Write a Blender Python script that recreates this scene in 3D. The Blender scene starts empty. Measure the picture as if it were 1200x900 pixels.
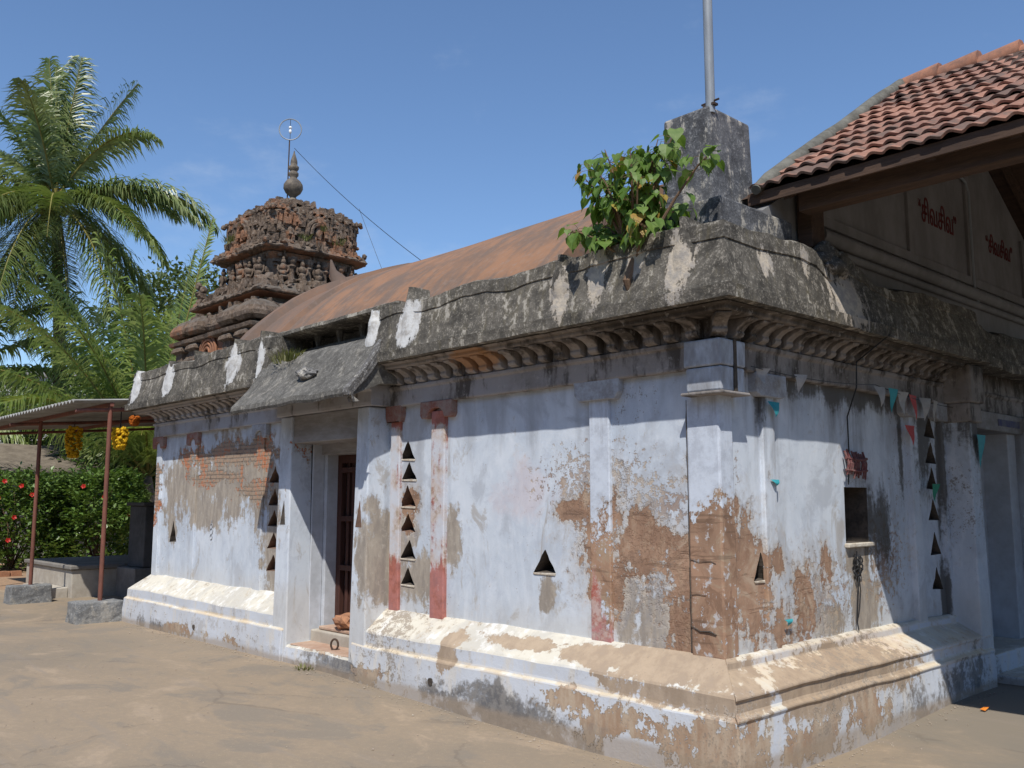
import bpy, bmesh, math, random
from mathutils import Vector, Matrix, noise as mnoise

random.seed(11)
SC = bpy.context.scene
COL = SC.collection
R = math.radians

# ------------------------------------------------------------------ camera
cam_d = bpy.data.cameras.new('camera')
cam = bpy.data.objects.new('camera', cam_d)
COL.objects.link(cam)
cam.location = (3.45, -5.006, 1.65)
_yaw = math.atan2(1009.0, math.hypot(1080.0, 138.0))
_pit = math.atan2(138.0, 1080.0)
_fwd = Vector((-math.cos(_yaw) * math.cos(_pit), math.sin(_yaw) * math.cos(_pit), math.sin(_pit)))
cam.rotation_euler = _fwd.to_track_quat('-Z', 'Y').to_euler()
cam_d.sensor_fit = 'HORIZONTAL'
cam_d.sensor_width = 36.0
cam_d.lens = 36.0 * 1080.0 / 1200.0
cam_d.clip_end = 2000
SC.camera = cam

# ------------------------------------------------------------------ sun and sky
TO_SUN = Vector((0.455, -0.526, 1.0)).normalized()
EL = math.asin(TO_SUN.z)
AZ = math.atan2(TO_SUN.x, TO_SUN.y)
sun_d = bpy.data.lights.new('sun', 'SUN')
sun_d.energy = 4.5
sun_d.angle = R(0.5)
sun_d.color = (1.0, 0.955, 0.88)
sun = bpy.data.objects.new('sun', sun_d)
COL.objects.link(sun)
sun.rotation_euler = (-TO_SUN).to_track_quat('-Z', 'Y').to_euler()
sun.location = TO_SUN * 50

W = bpy.data.worlds.new('World')
SC.world = W
W.use_nodes = True
wt = W.node_tree
for n in list(wt.nodes):
    wt.nodes.remove(n)
wo = wt.nodes.new('ShaderNodeOutputWorld')
bg = wt.nodes.new('ShaderNodeBackground')
bg.inputs[1].default_value = 0.14
sky = wt.nodes.new('ShaderNodeTexSky')
sky.sky_type = 'NISHITA'
sky.sun_disc = False
sky.sun_elevation = EL
sky.sun_rotation = AZ
sky.air_density = 1.0
sky.dust_density = 0.1
sky.ozone_density = 6.0
# a few thin wisps of cloud
wtc = wt.nodes.new('ShaderNodeTexCoord')
wmp = wt.nodes.new('ShaderNodeMapping')
wmp.inputs['Scale'].default_value = (3.0, 3.0, 6.5)
wns = wt.nodes.new('ShaderNodeTexNoise')
wns.inputs['Scale'].default_value = 1.35
wns.inputs['Detail'].default_value = 9
wns.inputs['Roughness'].default_value = 0.62
wrp = wt.nodes.new('ShaderNodeMapRange')
wrp.interpolation_type = 'SMOOTHSTEP'
wrp.inputs[1].default_value = 0.55
wrp.inputs[2].default_value = 0.74
wrp.inputs[4].default_value = 0.22
wmx = wt.nodes.new('ShaderNodeMix')
wmx.data_type = 'RGBA'
wmx.inputs[7].default_value = (4.4, 4.9, 5.6, 1)
wt.links.new(wtc.outputs['Generated'], wmp.inputs[0])
wt.links.new(wmp.outputs[0], wns.inputs['Vector'])
wt.links.new(wns.outputs[0], wrp.inputs[0])
wt.links.new(wrp.outputs[0], wmx.inputs[0])
wt.links.new(sky.outputs[0], wmx.inputs[6])
wt.links.new(wmx.outputs[2], bg.inputs[0])
wt.links.new(bg.outputs[0], wo.inputs[0])

SC.view_settings.view_transform = 'Standard'
SC.view_settings.look = 'None'
SC.view_settings.exposure = 0.12
SC.view_settings.gamma = 1.0
SC.view_settings.use_curve_mapping = False
SC.render.engine = 'CYCLES'
SC.cycles.max_bounces = 6
SC.cycles.transparent_max_bounces = 4


# ------------------------------------------------------------------ node helper
class S:
    """one socket, with arithmetic"""
    def __init__(s, g, sock):
        s.g, s.k = g, sock
    def __add__(s, o): return s.g.math('ADD', s, o)
    def __radd__(s, o): return s.g.math('ADD', o, s)
    def __sub__(s, o): return s.g.math('SUBTRACT', s, o)
    def __rsub__(s, o): return s.g.math('SUBTRACT', o, s)
    def __mul__(s, o): return s.g.math('MULTIPLY', s, o)
    def __rmul__(s, o): return s.g.math('MULTIPLY', o, s)


class G:
    def __init__(s, name):
        s.m = bpy.data.materials.new(name)
        s.m.use_nodes = True
        s.t = s.m.node_tree
        for n in list(s.t.nodes):
            s.t.nodes.remove(n)
        s.out = s.t.nodes.new('ShaderNodeOutputMaterial')
        s.b = s.t.nodes.new('ShaderNodeBsdfPrincipled')
        s.t.links.new(s.b.outputs[0], s.out.inputs[0])
        s.b.inputs['Roughness'].default_value = 0.85
        s.b.inputs['Specular IOR Level'].default_value = 0.25
        tc = s.t.nodes.new('ShaderNodeTexCoord')
        s.P = S(s, tc.outputs['Object'])
        s._nz = None
    def put(s, inp, v):
        if isinstance(v, S):
            s.t.links.new(v.k, inp)
        elif isinstance(v, (tuple, list)):
            inp.default_value = tuple(v) + ((1.0,) if len(v) == 3 and inp.type == 'RGBA' else ())
        else:
            inp.default_value = v
    def math(s, op, a, b=0.0, clamp=False):
        n = s.t.nodes.new('ShaderNodeMath')
        n.operation = op
        n.use_clamp = clamp
        s.put(n.inputs[0], a)
        s.put(n.inputs[1], b)
        return S(s, n.outputs[0])
    def mx(s, *a):
        r = a[0]
        for q in a[1:]:
            r = s.math('MAXIMUM', r, q)
        return r
    def sep(s, v=None):
        n = s.t.nodes.new('ShaderNodeSeparateXYZ')
        s.put(n.inputs[0], v or s.P)
        return [S(s, o) for o in n.outputs]
    def normal(s):
        n = s.t.nodes.new('ShaderNodeNewGeometry')
        return s.sep(S(s, n.outputs['Normal']))
    def scaled(s, v, sc, loc=(0, 0, 0)):
        n = s.t.nodes.new('ShaderNodeMapping')
        s.put(n.inputs[0], v)
        n.inputs['Scale'].default_value = sc
        n.inputs['Location'].default_value = loc
        return S(s, n.outputs[0])
    def noise(s, scale, detail=5, rough=0.6, vec=None, sc=None, dist=0.0, loc=(0, 0, 0)):
        n = s.t.nodes.new('ShaderNodeTexNoise')
        v = vec or s.P
        if sc or loc != (0, 0, 0):
            v = s.scaled(v, sc or (1, 1, 1), loc)
        s.put(n.inputs['Vector'], v)
        n.inputs['Scale'].default_value = scale
        n.inputs['Detail'].default_value = detail
        n.inputs['Roughness'].default_value = rough
        n.inputs['Distortion'].default_value = dist
        return S(s, n.outputs[0])
    def vor(s, scale, feature='F1', vec=None, sc=None, out='Distance'):
        n = s.t.nodes.new('ShaderNodeTexVoronoi')
        n.feature = feature
        v = vec or s.P
        if sc:
            v = s.scaled(v, sc)
        s.put(n.inputs['Vector'], v)
        n.inputs['Scale'].default_value = scale
        return S(s, n.outputs[out])
    def ss(s, v, lo, hi, a=0.0, b=1.0):
        n = s.t.nodes.new('ShaderNodeMapRange')
        n.interpolation_type = 'SMOOTHSTEP'
        s.put(n.inputs[0], v)
        n.inputs[1].default_value, n.inputs[2].default_value = lo, hi
        n.inputs[3].default_value, n.inputs[4].default_value = a, b
        return S(s, n.outputs[0])
    def mix(s, f, a, b, blend='MIX'):
        n = s.t.nodes.new('ShaderNodeMix')
        n.data_type = 'RGBA'
        n.blend_type = blend
        s.put(n.inputs[0], f)
        s.put(n.inputs[6], a)
        s.put(n.inputs[7], b)
        return S(s, n.outputs[2])
    def comb(s, x, y, z):
        n = s.t.nodes.new('ShaderNodeCombineXYZ')
        for i, q in enumerate((x, y, z)):
            s.put(n.inputs[i], q)
        return S(s, n.outputs[0])
    def blob(s, c, r, vec=None):
        """1 at the centre, 0 on the ellipsoid, negative outside"""
        n = s.t.nodes.new('ShaderNodeVectorMath')
        n.operation = 'MULTIPLY_ADD'
        s.put(n.inputs[0], vec or s.P)
        n.inputs[1].default_value = [1 / q for q in r]
        n.inputs[2].default_value = [-a / q for a, q in zip(c, r)]
        l = s.t.nodes.new('ShaderNodeVectorMath')
        l.operation = 'LENGTH'
        s.t.links.new(n.outputs[0], l.inputs[0])
        return s.math('SUBTRACT', 1.0, S(s, l.outputs['Value']))
    def blobs(s, lst):
        return s.mx(*[s.blob(c, r) for c, r in lst])
    def bump(s, h, strength=0.5, dist=0.01):
        n = s.t.nodes.new('ShaderNodeBump')
        n.inputs['Strength'].default_value = strength
        n.inputs['Distance'].default_value = dist
        s.put(n.inputs['Height'], h)
        s.t.links.new(n.outputs[0], s.b.inputs['Normal'])
    def color(s, c):
        s.put(s.b.inputs['Base Color'], c)
    def rough(s, r):
        s.put(s.b.inputs['Roughness'], r)


def simple(name, c1, c2=None, scale=6, rough=0.8, bump=0.3, bscale=None, metal=0.0, sc=None, spec=0.25):
    g = G(name)
    c2 = c2 or tuple(q * 0.65 for q in c1)
    n = g.noise(scale, 6, 0.65, sc=sc)
    n2 = g.noise(scale * 5.3, 4, 0.6, sc=sc)
    g.color(g.mix(g.ss(n * 0.7 + n2 * 0.3, 0.34, 0.66), c1, c2))
    g.rough(rough)
    g.b.inputs['Metallic'].default_value = metal
    g.b.inputs['Specular IOR Level'].default_value = spec
    if bump:
        g.bump(n2 * 0.6 + n * 0.4, bump, 0.01)
    return g.m


# ---- limewashed wall, with the patches where the paint and plaster have come off
def wall_material(name, brown, tan, brick=(), soot=(), speck=(), pink=(), streak=0.25):
    g = G(name)
    x, y, z = g.sep()
    n1 = g.noise(2.4, 8, 0.66, dist=0.4)
    n0 = g.noise(0.9, 4, 0.6)
    nf = g.noise(17, 7, 0.7)
    nh = g.noise(70, 3, 0.6)
    ns = g.noise(5.0, 6, 0.6, sc=(1, 1, 0.16))
    nv = g.noise(11.0, 6, 0.65, sc=(1.2, 1.2, 0.35))
    paint = g.mix(g.ss(n0, 0.40, 0.60), (0.575, 0.625, 0.69), (0.485, 0.54, 0.615))
    paint = g.mix(g.ss(nv, 0.5, 0.66, 0, 0.5), paint, (0.64, 0.68, 0.74))
    nm = g.noise(6.5, 8, 0.75, dist=0.6)
    paint = g.mix(g.ss(nm, 0.52, 0.60, 0, 0.42), paint, (0.62, 0.66, 0.72))
    paint = g.mix(g.ss(nm, 0.38, 0.47, 0.40, 0), paint, (0.42, 0.46, 0.54))
    paint = g.mix(g.ss(ns, 0.5, 0.68, 0, 0.35), paint, (0.40, 0.425, 0.46))
    paint = g.mix(g.ss(n1 * 0.6 + nf * 0.4, 0.55, 0.68, 0, 0.5), paint, (0.52, 0.48, 0.44))
    sm_ = g.noise(1.7, 7, 0.7, sc=(1, 1, 0.6), dist=0.8)
    paint = g.mix(g.ss(sm_, 0.50, 0.62, 0, 0.75), paint, (0.40, 0.43, 0.48))
    st = g.noise(2.9, 8, 0.72, sc=(1, 1, 0.5), dist=1.2, loc=(7, 3, 1))
    paint = g.mix(g.ss(st, 0.57, 0.66, 0, 0.7), paint, (0.36, 0.33, 0.30))
    paint = g.mix(g.ss(sm_, 0.34, 0.46, 0.55, 0), paint, (0.66, 0.70, 0.76))
    paint = g.mix(g.ss(z + (n1 - .5) * .5, 0.62, 0.95, 0.45, 0), paint, (0.55, 0.52, 0.47))
    # pin-holes, nail marks and chips in the paint
    chip = g.ss(nf * 0.55 + nh * 0.45 + (n0 - 0.5) * 0.5, 0.615, 0.645)
    paint = g.mix(chip * 0.75, paint, (0.24, 0.215, 0.20))
    if pink:
        pk = g.ss(g.blobs(pink) + (n1 - 0.5) * 3 + (nf - .5), -0.1, 0.7, 0, 0.35)
        paint = g.mix(pk, paint, (0.58, 0.44, 0.44))
    # top of the wall under the cornice: grey, wet streaks
    drip = g.ss(z * 0.55 + (ns - 0.5) * 1.3 + (n1 - 0.5) * 0.5, 1.12, 1.52, 0, 0.75 * streak * 2)
    paint = g.mix(drip, paint, (0.25, 0.255, 0.275))
    col = paint
    h = nf * 0.12 + n1 * 0.25 + nh * 0.06
    rimh = 0.0
    if tan:
        ft = g.blobs(tan) + (n1 - 0.5) * 2.6 + (nf - 0.5) * 1.1 + (nv - 0.5) * 1.6
        mt = g.ss(ft, 0.0, 0.34)
        tanc = g.mix(g.ss(nv, 0.38, 0.62), (0.37, 0.315, 0.25), (0.255, 0.215, 0.175))
        tanc = g.mix(g.ss(nf, 0.52, 0.70, 0, 0.7), tanc, (0.47, 0.41, 0.34))
        col = g.mix(mt * 0.92, col, tanc)
        h = h - mt * 0.25
    if speck:
        fs = g.blobs(speck)
        ms = g.ss(nf * 0.65 + nh * 0.2 + n1 * 0.15 + fs * 0.12, 0.555, 0.60) * g.ss(fs, -0.35, 0.35)
        col = g.mix(ms * 0.85, col, g.mix(g.ss(n1, 0.4, 0.6), (0.27, 0.175, 0.125), (0.46, 0.36, 0.26)))
        h = h - ms * 0.3
    if brown:
        fb = g.blobs(brown) * 1.0 + (n1 - 0.5) * 3.2 + (nf - 0.5) * 2.0 + (nv - 0.5) * 1.2 - 0.06
        mb = g.ss(fb, 0.10, 0.145)
        rim = g.ss(fb, -0.22, 0.06)
        br = g.mix(g.ss(n1, 0.40, 0.60), (0.40, 0.255, 0.175), (0.285, 0.175, 0.118))
        br = g.mix(g.ss(nv, 0.46, 0.68, 0, 0.7), br, (0.40, 0.275, 0.19))
        br = g.mix(g.ss(nf * 0.6 + nh * 0.4, 0.56, 0.66, 0, 0.55), br, (0.50, 0.42, 0.34))
        halo = g.ss(fb + (sm_ - .5) * 1.5, -0.85, 0.05, 0, .5)
        col = g.mix(halo, col, g.mix(g.ss(nv, .4, .6), (0.50, 0.45, 0.40), (0.38, 0.37, 0.37)))
        col = g.mix(rim * 0.6, col, g.mix(g.ss(nv, 0.4, 0.6), (0.56, 0.50, 0.43), (0.37, 0.34, 0.33)))
        wet = g.noise(4.5, 8, 0.72, dist=1.0, loc=(4, 2, 9))
        br = g.mix(g.ss(wet, 0.50, 0.60, 0, .6), br, (0.24, 0.155, 0.11))
        br = g.mix(g.ss(wet, 0.36, 0.46, .75, 0), br, (0.46, 0.355, 0.265))
        # scabs of paint that still hold on, and scores across the plaster
        scab = g.ss(nm * .6 + nf * .4 + (n0 - .5) * .5, 0.565, 0.60)
        br = g.mix(scab * .9, br, g.mix(g.ss(nv, .45, .6), (0.55, 0.56, 0.59), (0.50, 0.44, 0.38)))
        score = g.ss(g.noise(3.0, 5, 0.6, sc=(0.5, 0.5, 6.0), dist=0.8), 0.595, 0.615)
        br = g.mix(score * .3, br, (0.11, 0.07, 0.05))
        col = g.mix(mb, col, br)
        h = h - mb * 0.9 - rim * 0.2 + scab * mb * .7 - score * mb * .3
    if brick:
        n = g.t.nodes.new('ShaderNodeTexBrick')
        warp = g.comb(x + (n1 - 0.5) * 0.05, z + (n0 - 0.5) * 0.06 + (nf - 0.5) * 0.012, 0.0)
        g.put(n.inputs['Vector'], warp)
        n.inputs['Scale'].default_value = 1.0
        n.inputs['Mortar Size'].default_value = 0.009
        n.inputs['Mortar Smooth'].default_value = 0.3
        n.inputs['Brick Width'].default_value = 0.17
        n.inputs['Row Height'].default_value = 0.048
        n.inputs['Color1'].default_value = (0.34, 0.22, 0.15, 1)
        n.inputs['Color2'].default_value = (0.30, 0.215, 0.155, 1)
        n.inputs['Mortar'].default_value = (0.17, 0.13, 0.105, 1)
        bc = g.mix(g.ss(nf * .6 + n1 * .4, 0.42, 0.58, 0, 0.85), S(g, n.outputs['Color']), (0.36, 0.30, 0.235))
        bc = g.mix(g.ss(n1 + (nf - .5) * 1.2, 0.55, 0.63, 0, .85), bc, (0.45, 0.165, 0.08))
        fk = g.blobs(brick) + (n1 - 0.5) * 3.4 + (nf - 0.5) * 2.4 - 0.1
        mk = g.ss(fk, 0.08, 0.24)
        col = g.mix(mk, col, bc)
        h = h - mk * 0.35 - S(g, n.outputs['Fac']) * mk * 0.9
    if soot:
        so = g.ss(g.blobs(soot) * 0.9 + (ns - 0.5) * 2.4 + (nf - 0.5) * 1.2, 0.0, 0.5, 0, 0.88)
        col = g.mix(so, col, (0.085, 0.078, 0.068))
    g.color(col)
    g.rough(0.88)
    g.bump(h, 0.75, 0.012)
    return g.m


L_Y, R_X = 0.0, 0.0
M_WALL = wall_material(
    'limewash_long_wall',
    brown=[((-1.02, 0, 1.46), (0.26, .5, 0.40)), ((-0.98, 0, 1.12), (0.20, .5, 0.36)),
           ((-0.62, 0, 1.36), (0.36, .5, 0.22)), ((-0.30, 0, 1.18), (0.30, .5, 0.32)),
           ((-0.02, 0, 1.10), (0.24, .5, 0.72)), ((-0.12, 0, 0.80), (0.35, .5, 0.24)),
           ((-1.30, 0, 1.58), (0.22, .5, 0.09)), ((-3.33, 0, 1.62), (0.14, .5, 0.22))],
    tan=[((-0.52, 0, 0.86), (0.20, .5, 0.30)), ((-0.80, 0, 0.90), (0.14, .5, 0.38)),
         ((-3.66, 0, 1.10), (0.20, .5, 0.42)), ((-3.44, 0, 1.35), (0.30, .5, 0.45)),
         ((-2.68, 0, 1.35), (0.12, .5, 0.30)), ((-6.7, 0, 1.95), (1.5, .5, 0.62)),
         ((-5.72, 0, 1.30), (0.30, .5, 0.95)), ((-8.1, 0, 1.85), (0.85, .5, 0.5)), ((-7.6, 0, 1.55), (.5, .5, .3)),
         ((-1.55, 0, 0.95), (0.12, .5, 0.15)), ((-3.2, 0, 1.0), (0.35, .5, 0.28)), ((-8.45, 0, 1.3), (0.16, .5, 0.28))],
    brick=[((-6.7, 0, 2.20), (1.7, .5, 0.20)), ((-7.2, 0, 1.95), (0.9, .5, 0.12)), ((-8.97, 0, 1.9), (0.18, .5, 0.45)),
           ((-6.2, 0, 1.75), (0.5, .5, 0.16))],
    speck=[((-1.1, 0, 1.78), (0.75, .5, 0.36)), ((-.5, 0, 1.2), (.6, .5, .5)), ((-0.1, 0, 1.55), (0.28, .5, 0.75)), ((-0.45, 0, 1.62), (0.5, .5, 0.25)),
           ((-0.25, 0, 1.0), (0.3, .5, 0.4))],
    pink=[((-1.75, 0, 1.72), (0.5, .5, 0.25)), ((-1.0, 0, 0.9), (0.2, .5, 0.3))])
M_WALL_R = wall_material(
    'limewash_side_wall',
    brown=[((0, 0.30, 1.05), (.5, 0.30, 0.50)), ((0, 0.12, 1.2), (.5, 0.14, 0.4)), ((0, 1.02, 0.98), (.5, 0.20, 0.34)),
           ((0, 0.66, 0.82), (.5, 0.16, 0.22)), ((0, 0.16, 1.62), (.5, 0.07, 0.09)), ((0, 0.62, 1.24), (.5, 0.10, 0.12)),
           ((0, 1.30, 1.15), (.5, 0.10, 0.20))],
    tan=[((0, 1.75, 1.22), (.5, 0.26, 0.14)), ((0, 1.9, 0.9), (.5, 0.30, 0.30)), ((0, 1.25, 0.80), (.5, 0.5, 0.12))],
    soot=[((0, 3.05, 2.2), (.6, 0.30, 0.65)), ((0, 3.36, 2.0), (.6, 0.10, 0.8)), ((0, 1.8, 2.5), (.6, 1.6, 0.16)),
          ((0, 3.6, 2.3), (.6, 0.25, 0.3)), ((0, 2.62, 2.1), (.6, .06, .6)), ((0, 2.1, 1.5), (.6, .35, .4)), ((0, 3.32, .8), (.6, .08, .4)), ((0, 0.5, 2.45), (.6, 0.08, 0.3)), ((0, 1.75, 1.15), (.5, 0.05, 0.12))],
    speck=[((0, 0.05, 1.7), (.4, 0.2, 0.6)), ((0, 1.2, 1.0), (.5, 0.6, 0.4)), ((0, 2.2, 1.2), (.5, .5, .5))],
    streak=0.5)


def plinth_material():
    g = G('limewash_plinth')
    x, y, z = g.sep()
    nx, ny, nz = g.normal()
    n1 = g.noise(2.6, 8, 0.66, dist=0.4)
    n0 = g.noise(0.8, 4, 0.6)
    nf = g.noise(16, 7, 0.7)
    nh = g.noise(65, 3, 0.6)
    nv = g.noise(6, 7, 0.66, sc=(1.3, 1.3, 0.4))
    low = g.mix(g.ss(n0, 0.4, 0.62), (0.56, 0.595, 0.655), (0.50, 0.52, 0.555))
    low = g.mix(g.ss(nv, 0.5, 0.62, 0, 0.7), low, (0.60, 0.57, 0.52))
    low = g.mix(g.ss(n1 + (nf - .5) * .6, 0.52, 0.62, 0, 0.7), low, (0.40, 0.39, 0.385))
    up = g.mix(g.ss(n1, 0.42, 0.58), (0.60, 0.565, 0.48), (0.50, 0.475, 0.42))
    up = g.mix(g.ss(nf + (n0 - .5) * .5, 0.52, 0.62, 0, 0.6), up, (0.45, 0.38, 0.29))
    up = g.mix(g.ss(nv, 0.5, 0.66, 0, 0.8), up, (0.72, 0.71, 0.68))
    slope = g.ss(nz, 0.35, 0.6)
    col = g.mix(slope, low, up)
    # yellow ochre dust lines along the ledges
    ledge = g.ss(g.math('ABSOLUTE', z - 0.392), 0.012, 0.03, 1, 0) * g.ss(n1, 0.35, 0.6)
    col = g.mix(ledge * 0.7, col, (0.60, 0.47, 0.30))
    right = g.ss(x, 0.0, 0.08)
    och = right * g.ss(z + (n1 - 0.5) * 0.4, 0.36, 0.5) * g.ss(n0 + (nf - .5) * .4, 0.36, 0.60)
    col = g.mix(och * 0.55, col, g.mix(g.ss(nv, .4, .6), (0.62, 0.46, 0.28), (0.50, 0.33, 0.20)))
    # worn tan render near the corner
    ft = g.blobs([((-0.20, -.2, .62), (0.85, .6, .15)), ((-0.95, -.2, .60), (0.45, .6, .07)), ((0.1, -.25, .45), (0.9, .5, .10)),
                  ((-1.6, -.2, .6), (.4, .6, .05)), ((-4.05, -.2, .55), (.4, .5, .12)), ((-2.45, -.2, .45), (.14, .5, .16)),
                  ((.25, 1.0, .45), (.4, 1.1, .2))]) \
        + (n1 - 0.5) * 2.8 + (nf - 0.5) * 1.3 + (nv - .5) * 1.0
    mt = g.ss(ft, 0.0, 0.16)
    tanc = g.mix(g.ss(nv, 0.38, 0.62), (0.40, 0.305, 0.215), (0.315, 0.235, 0.165))
    col = g.mix(mt * 0.93, col, tanc)
    fb = g.blobs([((-0.6, -.28, .22), (0.6, .5, .16)), ((0.1, -.28, .2), (0.5, .5, .28)), ((0.28, .5, .12), (.5, .7, .16)),
                  ((0.28, 1.3, .22), (.5, .4, .2)), ((-7.6, -.28, .15), (.5, .5, .09)), ((-6.2, -.28, .16), (.5, .5, .1)),
                  ((-3.5, -.28, .15), (.3, .5, .12)), ((-1.1, -.28, .3), (.4, .5, .1)), ((-4.3, -.28, .28), (.5, .5, .05))]) * 0.9 \
        + (n1 - 0.5) * 3.2 + (nf - 0.5) * 2.4 + (nv - .5) * 1.2 - 0.14
    mb = g.ss(fb, 0.10, 0.16)
    rim = g.ss(fb, -0.04, 0.10)
    br = g.mix(g.ss(nv, 0.4, 0.62), (0.35, 0.24, 0.165), (0.45, 0.36, 0.27))
    col = g.mix(rim * 0.5, col, (0.60, 0.56, 0.50))
    col = g.mix(mb, col, br)
    # black mould rising from the ground
    mo = g.ss((0.30 - z) * 1.5 + (n1 - 0.5) * 3.6 + (nf - 0.5) * 1.8 +
              g.blobs([((-1.75, -.28, .18), (0.75, .5, .25)), ((-3.9, -.28, .15), (.5, .5, .2)), ((.28, .62, .12), (.2, .2, .12)),
                       ((-8.2, -.28, .12), (.5, .4, .12)), ((.28, 3, .3), (.4, .8, .3))]) * 0.45, 0.06, 0.56, 0, 0.9) * (1.0 - mb * 0.6)
    col = g.mix(mo * (1.0 - slope), col, g.mix(g.ss(nf, .4, .6), (0.10, 0.098, 0.10), (0.21, 0.20, 0.19)))
    spots = g.ss(nf * 0.6 + nh * 0.4 + (n0 - .5) * 0.6, 0.585, 0.625)
    col = g.mix(spots * 0.7, col, (0.25, 0.21, 0.17))
    col = g.mix(g.ss(z + (n1 - 0.5) * 0.1, 0.10, 0.16, 0.65, 0), col, (0.33, 0.26, 0.19))
    g.color(col)
    g.rough(0.9)
    g.bump(n1 * 0.5 + nf * 0.25 + nh * 0.07 - mb * 0.6 - mt * 0.12, 0.8, 0.014)
    return g.m


M_PLINTH = plinth_material()


def lichen_material(name, dark, mid, light, patches=(), white=0.25, olive=0.4, lime=(), run=0.28, rel=0.9):
    g = G(name)
    n1 = g.noise(2.2, 8, 0.68, dist=0.5)
    nf = g.noise(15, 7, 0.72)
    nh = g.noise(60, 3, 0.65)
    nv = g.noise(7, 7, 0.66, sc=(1.4, 1.4, run))
    col = g.mix(g.ss(n1 * 0.55 + nf * 0.45, 0.36, 0.62), dark, mid)
    col = g.mix(g.ss(nf * 0.5 + nh * 0.5, 0.52, 0.64, 0, 0.6), col, light)
    col = g.mix(g.ss(nv + (n1 - .5) * .5, 0.50, 0.66, 0, olive), col, (0.155, 0.13, 0.075))
    col = g.mix(g.ss(nv * 0.6 + nf * 0.4 + (n1 - .5) * .4, 0.545, 0.61, 0, white * 2.4), col, (0.40, 0.37, 0.32))
    h = n1 * 0.5 + nf * 0.5 + nh * 0.12
    if patches:
        f = g.blobs(patches) + (nv - 0.5) * 2.8 + (nf - 0.5) * 1.8 - .1
        m = g.ss(f, 0.02, 0.22)
        col = g.mix(m * 0.9, col, g.mix(g.ss(nf, 0.4, 0.62), (0.52, 0.45, 0.36), (0.33, 0.30, 0.27)))
        h = h + m * 0.2
    if lime:
        f = g.blobs(lime) * 1.2 + (nv - 0.5) * 2.0 + (nf - 0.5) * 1.3
        m = g.ss(f, 0.0, 0.16)
        col = g.mix(m * 0.95, col, g.mix(g.ss(nf + (n1 - .5) * .5, 0.44, 0.66), (0.60, 0.60, 0.59), (0.42, 0.40, 0.375)))
        h = h + m * 0.25
    g.color(col)
    g.rough(0.95)
    g.bump(h, rel, 0.016)
    return g.m


M_PARAPET = lichen_material('lichen_black_parapet', (0.046, 0.042, 0.036), (0.155, 0.14, 0.118), (0.34, 0.31, 0.26),
                            patches=[((-0.75, -.3, 3.2), (0.13, .4, 0.24)), ((-0.42, -.3, 3.25), (0.12, .4, 0.12)),
                                     ((-0.05, -.3, 3.15), (0.14, .4, 0.26)), ((.3, .15, 3.2), (.4, 0.10, 0.12)),
                                     ((.3, 1.2, 3.1), (.4, 0.35, 0.25)), ((-1.12, -.3, 3.1), (0.13, .4, 0.22)),
                                     ((.3, .7, 3.3), (.4, 0.08, 0.2))], white=0.34,
                            lime=[((q, -.3, 3.19), (w * .52, .5, .23)) for q, w in ((-9.14, .30), (-8.08, .30), (-6.28, .33), (-5.62, .14), (-3.52, .22), (-2.97, .31))])
M_HOODEND = lichen_material('hood_edge_lime', (0.075, 0.07, 0.066), (0.17, 0.165, 0.16), (0.42, 0.41, 0.40), white=0.40, olive=0.05)
M_HOOD = lichen_material('weathered_hood', (0.07, 0.066, 0.06), (0.15, 0.142, 0.128), (0.25, 0.24, 0.215), white=0.12, olive=0.1, run=1.4, rel=0.5)
M_PED = lichen_material('black_streaked_cement', (0.055, 0.056, 0.06), (0.145, 0.147, 0.155), (0.30, 0.30, 0.30), white=0.40, olive=0.1)


def cornice_material():
    g = G('dirty_cornice')
    x, y, z = g.sep()
    n1 = g.noise(2.2, 7, 0.66)
    nf = g.noise(14, 7, 0.7)
    nv = g.noise(6, 6, 0.66, sc=(1.2, 1.2, 0.3))
    col = g.mix(g.ss(n1, 0.4, 0.62), (0.36, 0.365, 0.395), (0.28, 0.265, 0.26))
    # bluer and cleaner at the far end, browner and blacker by the corner
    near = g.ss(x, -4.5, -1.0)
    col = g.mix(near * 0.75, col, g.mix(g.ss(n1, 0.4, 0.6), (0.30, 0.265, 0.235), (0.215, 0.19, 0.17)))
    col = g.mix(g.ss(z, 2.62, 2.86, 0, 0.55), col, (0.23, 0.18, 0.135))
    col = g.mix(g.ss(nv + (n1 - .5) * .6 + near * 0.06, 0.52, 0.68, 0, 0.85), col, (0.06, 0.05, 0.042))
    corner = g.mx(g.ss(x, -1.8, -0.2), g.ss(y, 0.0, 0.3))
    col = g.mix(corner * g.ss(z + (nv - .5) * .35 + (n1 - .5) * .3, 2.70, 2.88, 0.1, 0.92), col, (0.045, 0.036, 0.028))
    col = g.mix(g.ss(nf, 0.56, 0.68, 0, 0.5), col, (0.42, 0.39, 0.36))
    col = g.mix(g.ss(g.blob((-2.2, -.2, 2.8), (.35, .4, .12)) + (nf - .5), .1, .4, 0, .7), col, (0.36, 0.17, 0.06))
    g.color(col)
    g.rough(0.93)
    g.bump(n1 * 0.4 + nf * 0.4, 0.8, 0.014)
    return g.m


M_CORN = cornice_material()


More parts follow.
